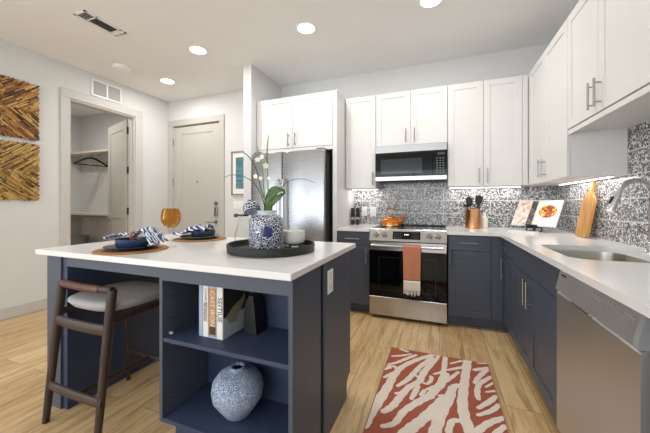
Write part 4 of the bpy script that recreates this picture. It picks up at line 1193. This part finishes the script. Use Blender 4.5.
def leafblade(pts, w, tilt, twist=0.4):
    q = smooth(pts, 8); n = len(q) - 1; b = MB()
    def fn(u, v):
        i = min(n, int(round(u * n))); p = q[i]; d = (q[min(n, i + 1)] - q[max(0, i - 1)]).normalized()
        side = d.cross(VY).normalized()
        ww = w * math.sin(PI * (0.06 + 0.94 * u) ** 0.8) ** 0.75
        a = v - 0.5
        o = p + (side * math.cos(tilt) + VY * math.sin(tilt)) * (a * 2 * ww) - VY * (abs(a) * ww * -0.6)
        return tuple(o)
    b.grid(fn, n, 6)
    o = b.build('leaf', M['leaf'], t, sharp=80); m = o.modifiers.new('thickness', 'SOLIDIFY'); m.thickness = 0.0015; m.offset = 0
leafblade([root + Vector((0.01, -0.01, 0)), sp(266, 204, 0.02), sp(270, 196, 0.03), sp(276, 190, 0.035), sp(283.5, 192, 0.03)], 0.026, 0.3)
leafblade([root + Vector((0.02, 0, 0)), sp(268, 206, 0.03), sp(272, 201, 0.045), sp(278, 197, 0.055), sp(284, 192.5, 0.05)], 0.023, 0.5)
leafblade([root + Vector((0, 0.01, 0)), sp(266, 204, 0.0), sp(267, 196, 0.0), sp(271, 189, 0.0), sp(278, 188, 0.0)], 0.022, -0.3)
def flower(c, s, face):
    b = MB(); fz = face.normalized(); ux = fz.cross(Vector((0, 0, 1))).normalized(); uy = ux.cross(fz)
    for k in range(5):
        a = 2 * PI * k / 5 + 0.3; d = ux * math.cos(a) + uy * math.sin(a); e = ux * -math.sin(a) + uy * math.cos(a)
        def fn(u, v, d=d, e=e):
            w = s * 0.42 * math.sin(PI * (0.08 + 0.9 * u))
            return tuple(c + d * (s * u) + e * ((v - 0.5) * 2 * w) + fz * (0.15 * s * math.sin(u * 2.5)))
        b.grid(fn, 6, 4)
    return b.build('flower', M['petal'], t, sharp=80)
toc = -VY
flower(sp(256, 161, 0.015), 0.019, toc + Vector((0.2, 0, 0.6))); flower(sp(260, 158, 0.01), 0.016, toc + Vector((-0.3, 0, 0.1)))
flower(sp(264, 167, 0.02), 0.019, toc + Vector((0.5, 0, 0.1))); flower(sp(254, 177, 0.015), 0.015, toc + Vector((-0.2, 0, 0)))
flower(sp(259, 179, 0.02), 0.014, toc + Vector((0.2, 0, 0.2))); flower(sp(267, 179, 0.015), 0.012, toc)

# ------------------------------------------------------------------ back counter things
CZ = 0.914
t = thing('kettle', 'orange enamel kettle with a copper lid knob on the cooktop', 'kettle', (-0.525, 3.47, 0.9195))
kx, ky, kz = -0.525, 3.47, 0.9198
MB().lathe([(0, 0), (0.098, 0), (0.104, 0.006), (0.105, 0.03), (0.104, 0.045), (0.098, 0.07), (0.085, 0.086), (0.06, 0.094), (0, 0.096)], (kx, ky, kz), 40).build('body', M['orange'], t, sharp=60)
MB().lathe([(0.1048, 0.003), (0.1065, 0.004), (0.1065, 0.026), (0.1055, 0.028), (0.1048, 0.003)], (kx, ky, kz), 40).build('copper_base', M['copper'], t)
MB().lathe([(0, 0.095), (0.055, 0.096), (0.052, 0.106), (0.03, 0.112), (0.012, 0.115), (0.009, 0.125), (0.014, 0.133), (0.010, 0.142), (0, 0.143)], (kx, ky, kz), 32).build('lid', M['copper'], t, sharp=60)
MB().tube(smooth([Vector((kx + 0.09, ky - 0.01, kz + 0.045)), Vector((kx + 0.125, ky - 0.015, kz + 0.07)), Vector((kx + 0.142, ky - 0.018, kz + 0.115)), Vector((kx + 0.155, ky - 0.02, kz + 0.128))]), [0.02] * 8 + [0.015] * 8 + [0.011] * 9, 14).build('spout', M['orange'], t)
b = MB(); b.tube(smooth([Vector((kx - 0.058, ky, kz + 0.085)), Vector((kx - 0.056, ky, kz + 0.15)), Vector((kx - 0.045, ky, kz + 0.195)), Vector((kx, ky, kz + 0.203)), Vector((kx + 0.045, ky, kz + 0.195)), Vector((kx + 0.056, ky, kz + 0.15)), Vector((kx + 0.058, ky, kz + 0.085))]), 0.0035, 8)
h = b.build('bail_handle', M['copper'], t)
MB().tube([Vector((kx - 0.05, ky, kz + 0.199)), Vector((kx - 0.02, ky, kz + 0.206)), Vector((kx + 0.02, ky, kz + 0.206)), Vector((kx + 0.05, ky, kz + 0.199))], 0.010, 12).build('grip', M['ringwood'], h)
def grinder(x, y, label):
    t = thing('spice_grinder', label, 'spice grinder', (x, y, CZ), 'salt and pepper grinders')
    MB().lathe([(0, 0.0005), (0.024, 0.0005), (0.025, 0.004), (0.023, 0.07), (0.021, 0.085), (0, 0.085)], (x, y, CZ), 24).build('jar', M['glass'], t, sharp=50)
    MB().lathe([(0, 0.003), (0.021, 0.003), (0.0205, 0.06), (0, 0.062)], (x, y, CZ), 20).build('contents', M['dark_gap'], t, sharp=50)
    MB().lathe([(0, 0.0855), (0.023, 0.0855), (0.024, 0.09), (0.022, 0.2), (0.018, 0.212), (0, 0.213)], (x, y, CZ), 24).build('grinder_head', M['black'], t, sharp=50)
    MB().lathe([(0.0242, 0.086), (0.025, 0.087), (0.025, 0.097), (0.0242, 0.098), (0.0242, 0.086)], (x, y, CZ), 24).build('collar', M['chrome'], t)
grinder(-1.018, 3.60, 'black-topped grinder right against the tall white panel')
grinder(-0.952, 3.60, 'black-topped grinder between its twin and the wall switch')
def plate_sw(x0, x1, z0, z1, kind, label):
    t = thing('outlet' if kind == 'outlet' else 'light_switch', label, 'outlet' if kind == 'outlet' else 'switch', ((x0 + x1) / 2, YB - 0.0085, (z0 + z1) / 2))
    f = FY(YB - 0.0085)
    MB().mbox(f, x0, x1, z0, z1, 0.0003, 0.005, 0.002).build('plate', M['white_plastic'], t)
    b = MB(); cx = (x0 + x1) / 2; cz = (z0 + z1) / 2
    if kind == 'outlet':
        for v in (cz - 0.024, cz + 0.024): b.mbox(f, cx - 0.016, cx + 0.016, v - 0.016, v + 0.016, 0.005, 0.007, 0.001)
        b.build('socket', M['ceramic'], t)
    else:
        b.mbox(f, cx - 0.016, cx + 0.016, cz - 0.032, cz + 0.032, 0.005, 0.0075, 0.001); b.build('rocker', M['ceramic'], t)
plate_sw(-0.925, -0.855, 1.025, 1.14, 'switch', 'white wall switch behind the two grinders')
plate_sw(-0.815, -0.74, 1.02, 1.137, 'outlet', 'white outlet on the tile between the grinders and the kettle')
# utensil crock
ux, uy = 0.337, 3.56
t = thing('utensil_crock', 'copper cylinder crock holding black utensils', 'crock', (ux, uy, CZ))
MB().lathe([(0, 0.0005), (0.074, 0.0005), (0.077, 0.003), (0.077, 0.198), (0.0785, 0.201), (0.076, 0.203), (0.0735, 0.2), (0.0735, 0.006), (0, 0.005)], (ux, uy, CZ), 40).build('wall', M['copper'], t, sharp=50)
def utensil(kind, dx, dy, tilt, az, L, label):
    p0 = Vector((ux + dx, uy + dy, CZ + 0.008)); d = Vector((math.sin(tilt) * math.cos(az), math.sin(tilt) * math.sin(az), math.cos(tilt)))
    t = thing(kind, label, 'kitchen utensil', tuple(p0), 'black utensils in the copper crock')
    MB().tube([p0, p0 + d * (L * 0.7)], [0.006, 0.0065], 10).build('handle', M['black'], t)
    s = d.cross(Vector((0, 1, 0))).normalized(); n = s.cross(d).normalized()
    b = MB()
    def F(u, v, w): q = p0 + d * (L * 0.69 + v) + s * u + n * w; return tuple(q)
    if kind == 'spatula': b.prism([(-0.012, 0), (0.012, 0), (0.034, 0.03), (0.034, 0.10), (-0.034, 0.10), (-0.034, 0.03)], F, -0.002, 0.002)
    elif kind == 'serving_spoon': b.prism([(0.034 * math.cos(a) * (1), 0.055 + 0.055 * math.sin(a)) for a in [2 * PI * k / 20 for k in range(20)]], F, -0.004, 0.004)
    elif kind == 'ladle': b.lathe([(0.001, -0.03), (0.025, -0.022), (0.038, 0.0), (0.036, 0.0), (0.023, -0.019), (0.001, -0.026)], tuple(p0 + d * (L * 0.69 + 0.04)), 20)
    else:
        for k in (-1, 0, 1): b.bar(p0 + d * (L * 0.68) + s * (0.012 * k), p0 + d * (L * 0.69 + 0.10) + s * (0.02 * k), 0.009, 0.004, 0.001)
    b.build('head', M['black'], t)
utensil('ladle', 0.01, -0.012, R(17), R(185), 0.32, 'black ladle leaning out towards the range side of the crock')
utensil('serving_spoon', 0.012, 0.035, R(9), R(170), 0.33, 'black serving spoon standing upright at the back of the crock')
utensil('spatula', -0.01, -0.035, R(12), R(-8), 0.36, 'black spatula rising highest from the copper crock')
utensil('pasta_fork', -0.008, 0.022, R(18), R(4), 0.33, 'black slotted fork leaning out on the cookbook side of the crock')
# pale salt pig / napkin beside crock
o = MB().lathe([(0, 0.0005), (0.03, 0.0005), (0.034, 0.006), (0.034, 0.10), (0.028, 0.12), (0.016, 0.135), (0.016, 0.165), (0.012, 0.17), (0, 0.17)], (0.455, 3.63, CZ), 28).build('bottle', M['ceramic'], None, (0.455, 3.63, CZ))
tag(o, 'small white ceramic bottle half hidden behind the copper crock', 'bottle')

# open cookbook on a stand
bl, br = Vector((0.665, 3.40, CZ)), Vector((0.945, 3.185, CZ))
bu = (br - bl).normalized(); bn = Vector((bu.y, -bu.x, 0))           # along the book; towards the room
mid = (bl + br) / 2
t = thing('book_stand', 'black wire stand propping up the open cookbook', 'book stand', tuple(mid))
tl = math.tan(R(36)); cs = math.cos(R(36)); sn = math.sin(R(36))
def FBk(u, v, n):   # on the leaning page plane: u along, v up the page, n towards the reader
    p = mid + Vector((0, 0, 0.058)) + bu * u + (-bn * sn + Vector((0, 0, cs))) * v + (bn * cs + Vector((0, 0, sn))) * n
    return tuple(p)
b = MB()
b.mbox(FBk, -0.05, 0.05, -0.005, 0.0, -0.03, 0.014, 0.002); b.mbox(FBk, -0.05, 0.05, -0.005, 0.006, 0.011, 0.014)
b.build('ledge', M['black'], t)
b = MB()
for u in (-0.04, 0.04): b.bar(FBk(u, 0.0, -0.022), FBk(u, 0.2, -0.022), 0.012, 0.008)
b.build('easel_back', M['black'], t)
for u in (-0.035, 0.035):
    p = Vector(FBk(u, 0.0, 0.01)); q = p.copy(); q.z = CZ + 0.006; q += bn * 0.012
    p2 = Vector(FBk(u, 0.14, -0.024)); q2 = p2 - bn * 0.02; q2.z = CZ + 0.006
    MB().bar(p, q, 0.012, 0.012).bar(q2 + bn * 0.0, q, 0.012, 0.009).bar(p2, q2, 0.010, 0.008).build('leg', M['black'], t)
t = thing('cookbook', 'open cookbook showing a pizza photo on its white page', 'book', FBk(0, 0, 0.0))
H, WD = 0.30, 0.188
b = MB(); b.mbox(FBk, -WD, WD, 0.002, H, -0.016, -0.012); b.build('cover', M['spine_white'], t)
b = MB(); b.mbox(FBk, -WD + 0.004, -0.002, 0.004, H - 0.004, -0.012, 0.0, 0.002); b.build('page_block', M['paper'], t)
b = MB(); b.mbox(FBk, 0.002, WD - 0.004, 0.004, H - 0.004, -0.012, 0.0, 0.002); b.build('page_block', M['paper'], t)
b = MB(); b.mbox(FBk, -WD + 0.008, -0.060, 0.010, H - 0.012, 0.0003, 0.0006); b.build('collage_print', M['collage'], t)
b = MB(); b.mbox(FBk, -0.057, -0.006, 0.010, H - 0.012, 0.0003, 0.0006); b.build('dark_print', M['darkphoto'], t)
def pdisc(cu_, cv, ru, n0, n1, name, mat):
    b = MB(); b.prism([(cu_ + ru * math.cos(2 * PI * k / 36), cv + ru * math.sin(2 * PI * k / 36)) for k in range(36)], FBk, n0, n1); b.build(name, mat, t)
pdisc(0.097, 0.158, 0.090, 0.0003, 0.0006, 'plate_shadow_print', M['coverlow']); pdisc(0.094, 0.162, 0.086, 0.0007, 0.0010, 'plate_print', M['paper']); pdisc(0.094, 0.166, 0.072, 0.0011, 0.0014, 'pizza_print', M['pizza'])
# small pale board in front of the stand
bc = Vector((0.71, 3.17, CZ))
def FSb(u, v, n): p = bc + bu * u + bn * v; return (p.x, p.y, CZ + 0.0006 + n)
o = MB().prism(rrect(-0.115, 0.115, -0.05, 0.05, 0.015), FSb, 0, 0.016).build('cutting_board', M['ceramic'], None, tuple(bc))
tag(o, 'small flat white board lying before the cookbook stand', 'cutting board')
# bamboo board leaning on the tile
t = thing('cutting_board', 'bottle-shaped bamboo cutting board leaning on the mosaic tile', 'cutting board', (1.07, 2.93, CZ))
lean = math.atan2(XR - 0.0085 - 0.018 - 1.052, 0.46)
def FBm(u, v, n):
    return (1.052 + math.sin(lean) * v - math.cos(lean) * n + 0.009, 2.93 + u - v * 0.22, CZ + 0.001 + math.cos(lean) * v + math.sin(lean) * n + 0.003)
poly = []
half = [(0.098, 0.008), (0.104, 0.02), (0.098, 0.26), (0.092, 0.285), (0.07, 0.312), (0.036, 0.335), (0.022, 0.355), (0.019, 0.43), (0.021, 0.452), (0.014, 0.463)]
poly = [(0.09, 0.0)] + half + [(-u, v) for u, v in half[::-1]] + [(-0.09, 0.0)]
b = MB(); b.prism(poly, FBm, 0, 0.018); b.build('board', M['bamboo'], t, sharp=50)
b = MB(); b.tube([FBm(0.008 * math.cos(2 * PI * k / 16), 0.44 + 0.008 * math.sin(2 * PI * k / 16), 0.0186) for k in range(16)], 0.0015, 6, closed=True); b.build('hanging_hole', M['spine_brown'], t)

# ------------------------------------------------------------------ rug
RUG_STROKES = [[(-0.373,1.537,0.029),(-0.364,1.621,0.028),(-0.338,1.748,0.028),(-0.31,1.903,0.026),(-0.291,2.041,0.022),(-0.253,2.175,0.019),(-0.172,2.303,0.018),(-0.089,2.397,0.017),(-0.033,2.452,0.016)],[(-0.347,2.007,0.01),(-0.314,2.057,0.014),(-0.273,2.112,0.016),(-0.301,2.165,0.011),(-0.35,2.152,0.011)],[(-0.347,2.181,0.009),(-0.295,2.225,0.012),(-0.231,2.311,0.014),(-0.17,2.389,0.012)],[(-0.337,2.308,0.009),(-0.279,2.337,0.011),(-0.208,2.39,0.009)],[(-0.251,1.942,0.011),(-0.203,2.026,0.016),(-0.165,2.128,0.017),(-0.125,2.244,0.016),(-0.052,2.393,0.016)],[(-0.295,1.674,0.017),(-0.254,1.738,0.02),(-0.225,1.831,0.02),(-0.183,1.953,0.019),(-0.126,2.043,0.019),(-0.1,2.166,0.021),(-0.032,2.379,0.018)],[(-0.253,1.861,0.009),(-0.196,1.898,0.012)],[(-0.158,1.843,0.011),(-0.141,1.919,0.016),(-0.129,1.989,0.014)],[(-0.057,2.058,0.011),(-0.05,2.109,0.012),(-0.054000000000000006,2.129,0.012)],[(-0.073,1.973,0.01),(-0.027,2.024,0.012)],[(-0.28,1.561,0.013),(-0.224,1.607,0.016),(-0.188,1.715,0.019),(-0.124,1.818,0.021),(-0.059,1.915,0.022),(0.011,2.061,0.022),(0.044,2.196,0.021)],[(-0.181,1.511,0.031),(-0.139,1.598,0.029),(-0.093,1.677,0.026),(-0.024,1.805,0.029),(0.033,1.921,0.031)],[(0.196,2.451,0.027),(0.167,2.244,0.024),(0.147,2.092,0.024),(0.126,1.919,0.026),(0.129,1.78,0.027),(0.152,1.668,0.029)],[(0.041,2.429,0.017),(0.028,2.243,0.016),(0.01,2.097,0.019),(-0.054,1.898,0.021)],[(-0.003,2.454,0.012),(-0.031,2.349,0.013),(-0.064,2.277,0.013)],[(-0.035,2.166,0.009),(0.017,2.212,0.011)],[(0.153,2.422,0.01),(0.074,2.35,0.007)],[(0.16,2.335,0.012),(0.112,2.297,0.013),(0.051,2.252,0.01)],[(0.123,2.253,0.01),(0.061,2.14,0.013),(0.016,2.075,0.012)],[(0.144,2.102,0.016),(0.082,2.056,0.021),(0.059,1.947,0.026),(0.014,1.794,0.027),(-0.017,1.646,0.027),(-0.03,1.57,0.029)],[(0.061,1.962,0.01),(-0.002,1.932,0.01)],[(0.33,2.449,0.009),(0.261,2.429,0.007)],[(0.321,2.383,0.015),(0.231,2.321,0.016)],[(0.308,2.351,0.016),(0.247,2.237,0.015),(0.214,2.152,0.012)],[(0.323,2.266,0.013),(0.243,2.152,0.014),(0.218,2.054,0.016),(0.217,1.983,0.013)],[(0.339,2.212,0.008),(0.275,2.13,0.008)],[(0.32,2.104,0.01),(0.268,2.073,0.006)],[(0.319,2.048,0.013),(0.271,1.975,0.016),(0.207,1.895,0.011)],[(0.322,1.967,0.013),(0.27,1.893,0.014),(0.197,1.83,0.01)],[(0.328,1.857,0.015),(0.256,1.797,0.017),(0.189,1.71,0.018),(0.159,1.643,0.018)],[(0.321,1.791,0.013),(0.262,1.71,0.015)],[(0.115,1.75,0.014),(0.064,1.73,0.016),(0.042,1.639,0.016)],[(-0.126,2.043,0.01),(-0.075,2.028,0.01),(-0.064,2.06,0.01)],[(-0.168,2.114,0.01),(-0.136,2.088,0.01)],[(-0.206,1.879,0.01),(-0.231,1.835,0.01)],[(-0.291,2.434,0.012),(-0.234,2.414,0.012)],[(-0.326,2.138,0.012),(-0.365,2.096,0.012)],[(-0.106,1.897,0.012),(-0.087,1.953,0.012)],[(-0.162,1.734,0.012),(-0.141,1.777,0.012)]]
t = thing('rug', 'rust and cream coral-patterned runner rug on the oak floor', 'rug', (-0.02, 1.85, 0))
rx0, rx1, ry0, ry1 = -0.366, 0.330, 1.30, 2.45
b = MB(); b.box(rx0, rx1, ry0, ry1, 0.001, 0.008)
b.mi = 1
def ribbon(pts, zz):
    q = [Vector((x, y, 0)) for x, y, w in pts]; ws = [w for _, _, w in pts]
    n = 6; P = [q[0]] + q + [q[-1]]; Wt = [ws[0]] + ws + [ws[-1]]; path = []
    for i in range(1, len(P) - 2):
        for k in range(n):
            s = k / n; a, b_, c, d = P[i - 1], P[i], P[i + 1], P[i + 2]
            path.append((0.5 * ((2 * b_) + (c - a) * s + (2 * a - 5 * b_ + 4 * c - d) * s * s + (3 * b_ - a - 3 * c + d) * s ** 3), Wt[i] + (Wt[i + 1] - Wt[i]) * s))
    path.append((P[-2], Wt[-2]))
    def cl(p): return (min(rx1 - 0.004, max(rx0 + 0.004, p.x)), min(ry1 - 0.004, max(ry0 + 0.004, p.y)), zz)
    L, Rr = [], []
    for i, (p, w) in enumerate(path):
        d = (path[min(len(path) - 1, i + 1)][0] - path[max(0, i - 1)][0]).normalized(); s = Vector((-d.y, d.x, 0))
        w *= 1.12 + 0.10 * math.sin(i * 1.7 + w * 90)
        L.append(p + s * w); Rr.append(p - s * w)
    for i in range(len(path) - 1):
        vs = [b.bm.verts.new(cl(v)) for v in (L[i], L[i + 1], Rr[i + 1], Rr[i])]
        try: b.bm.faces.new(vs).material_index = 1
        except ValueError: pass
    for (p, w), sgn in ((path[0], -1), (path[-1], 1)):
        zz2 = zz + 0.00004
        vs = [b.bm.verts.new(cl(p + Vector((w * math.cos(a), w * math.sin(a), 0)))[:2] + (zz2,)) for a in [2 * PI * k / 14 for k in range(14)]]
        b.bm.faces.new(vs).material_index = 1
for i, s in enumerate(RUG_STROKES): ribbon(s, 0.0084 + i * 0.00009)
bmesh.ops.dissolve_degenerate(b.bm, dist=1e-5, edges=b.bm.edges)
o = b.build('pile', [M['rug_rust'], M['rug_cream']], t)
o.data.polygons.foreach_set('use_smooth', [False] * len(o.data.polygons))
b = MB(); b.box(rx0 - 0.004, rx0, ry0 - 0.004, ry1 + 0.004, 0.001, 0.0085); b.box(rx1, rx1 + 0.004, ry0 - 0.004, ry1 + 0.004, 0.001, 0.0085)
b.box(rx0, rx1, ry1, ry1 + 0.004, 0.001, 0.0085); b.box(rx0, rx1, ry0 - 0.004, ry0, 0.001, 0.0085); b.build('binding', M['rug_edge'], t)

# ------------------------------------------------------------------ wall pieces
def art(zc, mats, label, seed):
    rnd = random.Random(seed); yc = 1.60; h = 0.30
    t = thing('wood_wall_art', label, 'wall art', (XL, yc, zc - h), 'square wooden wall panels')
    bx('backing', M['stickback'], t, XL + 0.0005, XL + 0.014, yc - h + 0.006, yc + h - 0.006, zc - h + 0.006, zc + h - 0.006)
    b = MB(); f = FXp(XL)
    for qy in (-1, 1):
        for qz in (-1, 1):
            # sticks slope outward and away from the middle in every quarter
            d = Vector((qy * 0.78, qz * 0.62)); nrm = Vector((-d.y, d.x)).normalized(); d.normalize()
            v = -0.45
            while v < 0.45:
                w = rnd.uniform(0.008, 0.016); s = -0.1 + rnd.uniform(0, 0.08)
                while s < 0.5:
                    L = rnd.uniform(0.07, 0.17)
                    a = d * s + nrm * v; e = d * (s + L) + nrm * (v + rnd.uniform(-0.006, 0.006))
                    # clip to the quarter
                    ts = [0.0, 1.0]
                    ok = True
                    for ax, q in ((0, qy), (1, qz)):
                        p0_, p1_ = a[ax] * q, e[ax] * q
                        for lim, sg in ((-0.004, 1), (h + rnd.uniform(-0.006, 0.006), -1)):
                            g0, g1 = (p0_ - lim) * sg, (p1_ - lim) * sg
                            if g0 < 0 and g1 < 0: ok = False
                            elif g0 < 0: ts[0] = max(ts[0], g0 / (g0 - g1))
                            elif g1 < 0: ts[1] = min(ts[1], g0 / (g0 - g1))
                    if ok and ts[1] - ts[0] > 0.12:
                        A_, B_ = a + (e - a) * ts[0], a + (e - a) * ts[1]
                        th = rnd.uniform(0.020, 0.036); b.mi = rnd.randrange(5)
                        hw = nrm * (w / 2)
                        c4 = [A_ - hw, B_ - hw, B_ + hw, A_ + hw]
                        b.hexa([f(yc + c.x, zc + c.y, 0.012) for c in c4] + [f(yc + c.x * 1, zc + c.y, th) for c in c4])
                    s += L + 0.004
                v += w * 0.93
    b.build('sticks', mats, t)
art(2.172, STICKS, 'upper square wall panel of reddish-brown split wood sticks', 3)
art(1.522, STICKS2, 'lower square wall panel of straw-coloured split wood sticks', 5)

t = thing('framed_picture', 'framed teal print with a white mat by the entry door', 'picture', (-2.62, YE, 1.30))
f = FY(YE); u0, u1, v0, v1 = -2.862, -2.40, 1.305, 1.945
b = MB()
for q in ((u0, u1, v0, v0 + 0.018), (u0, u1, v1 - 0.018, v1), (u0, u0 + 0.018, v0, v1), (u1 - 0.018, u1, v0, v1)): b.mbox(f, *q, 0.001, 0.028, 0.002)
b.build('frame', M['frame_grey'], t)
b = MB(); b.mbox(f, u0 + 0.018, u1 - 0.018, v0 + 0.018, v1 - 0.018, 0.001, 0.012); b.build('mat_board', M['paper'], t)
b = MB(); b.mbox(f, u0 + 0.075, u1 - 0.075, v0 + 0.09, v1 - 0.09, 0.0122, 0.0135); b.build('print', M['art'], t)
t = thing('light_switch', 'white three-rocker switch plate below the framed teal print', 'switch', (-2.745, YE, 1.16))
b = MB(); b.mbox(f, -2.835, -2.66, 1.10, 1.215, 0.0004, 0.005, 0.002); b.build('plate', M['white_plastic'], t)
for k in range(3):
    MB().mbox(f, -2.815 + k * 0.052, -2.782 + k * 0.052, 1.125, 1.19, 0.005, 0.0075, 0.001).build('rocker', M['ceramic'], t)

# ------------------------------------------------------------------ closet
def closet_shelf(z, label):
    t = thing('closet_shelf', label, 'shelf', (-5.3, 3.6, z), 'closet shelves with rods')
    bx('board', M['white_plastic'], t, -6.399, XL - 0.121, 3.30, 3.599, z, z + 0.018)
    bx('lip', M['shelfwood'], t, -6.399, XL - 0.121, 3.285, 3.2995, z - 0.018, z + 0.018)
    MB().tube([(-6.399, 3.34, z - 0.055), (XL - 0.121, 3.34, z - 0.055)], 0.014, 12).build('rod', M['nickel'], t)
    for x in (-5.95, -5.15): MB().bar((x, 3.595, z - 0.26), (x, 3.33, z - 0.012), 0.012, 0.02).bar((x, 3.592, z - 0.28), (x, 3.592, z - 0.002), 0.02, 0.012).build('bracket', M['white_plastic'], t)
    return t
closet_shelf(2.075, 'upper white closet shelf with a hanging rod')
closet_shelf(1.0, 'lower white closet shelf with a hanging rod')
hxx, hyy, hz_ = -5.66, 3.34, 2.02
t = thing('clothes_hanger', 'black clothes hanger on the upper closet rod', 'hanger', (hxx, hyy, hz_))
b = MB(); b.tube([(hxx, hyy + 0.020 * math.cos(a), hz_ + 0.0 + 0.020 * math.sin(a)) for a in [R(200 - k * 20) for k in range(12)]] + [(hxx, hyy, hz_ - 0.05)], 0.0025, 8); b.build('hook', M['nickel'], t)
def hg(y, z): return Vector((hxx + (y - hyy) * 0.25, y, z))
b = MB(); q = smooth([hg(hyy - 0.235, hz_ - 0.175), hg(hyy - 0.20, hz_ - 0.14), hg(hyy, hz_ - 0.045), hg(hyy + 0.20, hz_ - 0.14), hg(hyy + 0.235, hz_ - 0.175)]); b.tube(q, 0.016, 10); b.build('shoulder', M['black'], t)
b = MB(); b.tube([hg(hyy - 0.225, hz_ - 0.17), hg(hyy + 0.225, hz_ - 0.17)], 0.009, 10); b.build('trouser_bar', M['black'], t)
t = thing('laundry_bin', 'grey-green fabric bin on the closet floor', 'bin', (-6.05, 3.32, 0))
b = MB(); b.lathe([(0, 0.001), (0.17, 0.001), (0.18, 0.01), (0.205, 0.60), (0.20, 0.605), (0.19, 0.60), (0.17, 0.02), (0, 0.02)], (-6.05, 3.32, 0), 36, 1.0, 0.85); b.build('basket', M['bin'], t)
b = MB(); b.lathe([(0.206, 0.57), (0.21, 0.572), (0.212, 0.603), (0.207, 0.606), (0.206, 0.57)], (-6.05, 3.32, 0), 36, 1.0, 0.85); b.build('rim_band', M['bin'], t)

# unseen closet ceiling fixture, added as fill to brighten the closet
t = thing('closet_fill_light', 'unseen round ceiling light added to brighten the closet', 'ceiling light', (-5.1, 2.5, CEIL))
MB().lathe([(0, -0.0005), (0.15, -0.0005), (0.15, -0.03), (0.14, -0.032)], (-5.1, 2.5, CEIL), 32).build('base', M['white_plastic'], t)
MB().lathe([(0.14, -0.03), (0.13, -0.06), (0.08, -0.08), (0, -0.085)], (-5.1, 2.5, CEIL), 32).build('globe', M['lamp'], t)
d = bpy.data.lights.new('closet_fill_lamp', 'AREA'); d.shape = 'DISK'; d.size = 0.28; d.energy = 11; d.color = (1, 0.95, 0.88)
o = bpy.data.objects.new('closet_fill_lamp', d); C.objects.link(o); o.parent = t; o.location = (0, 0, -0.09)
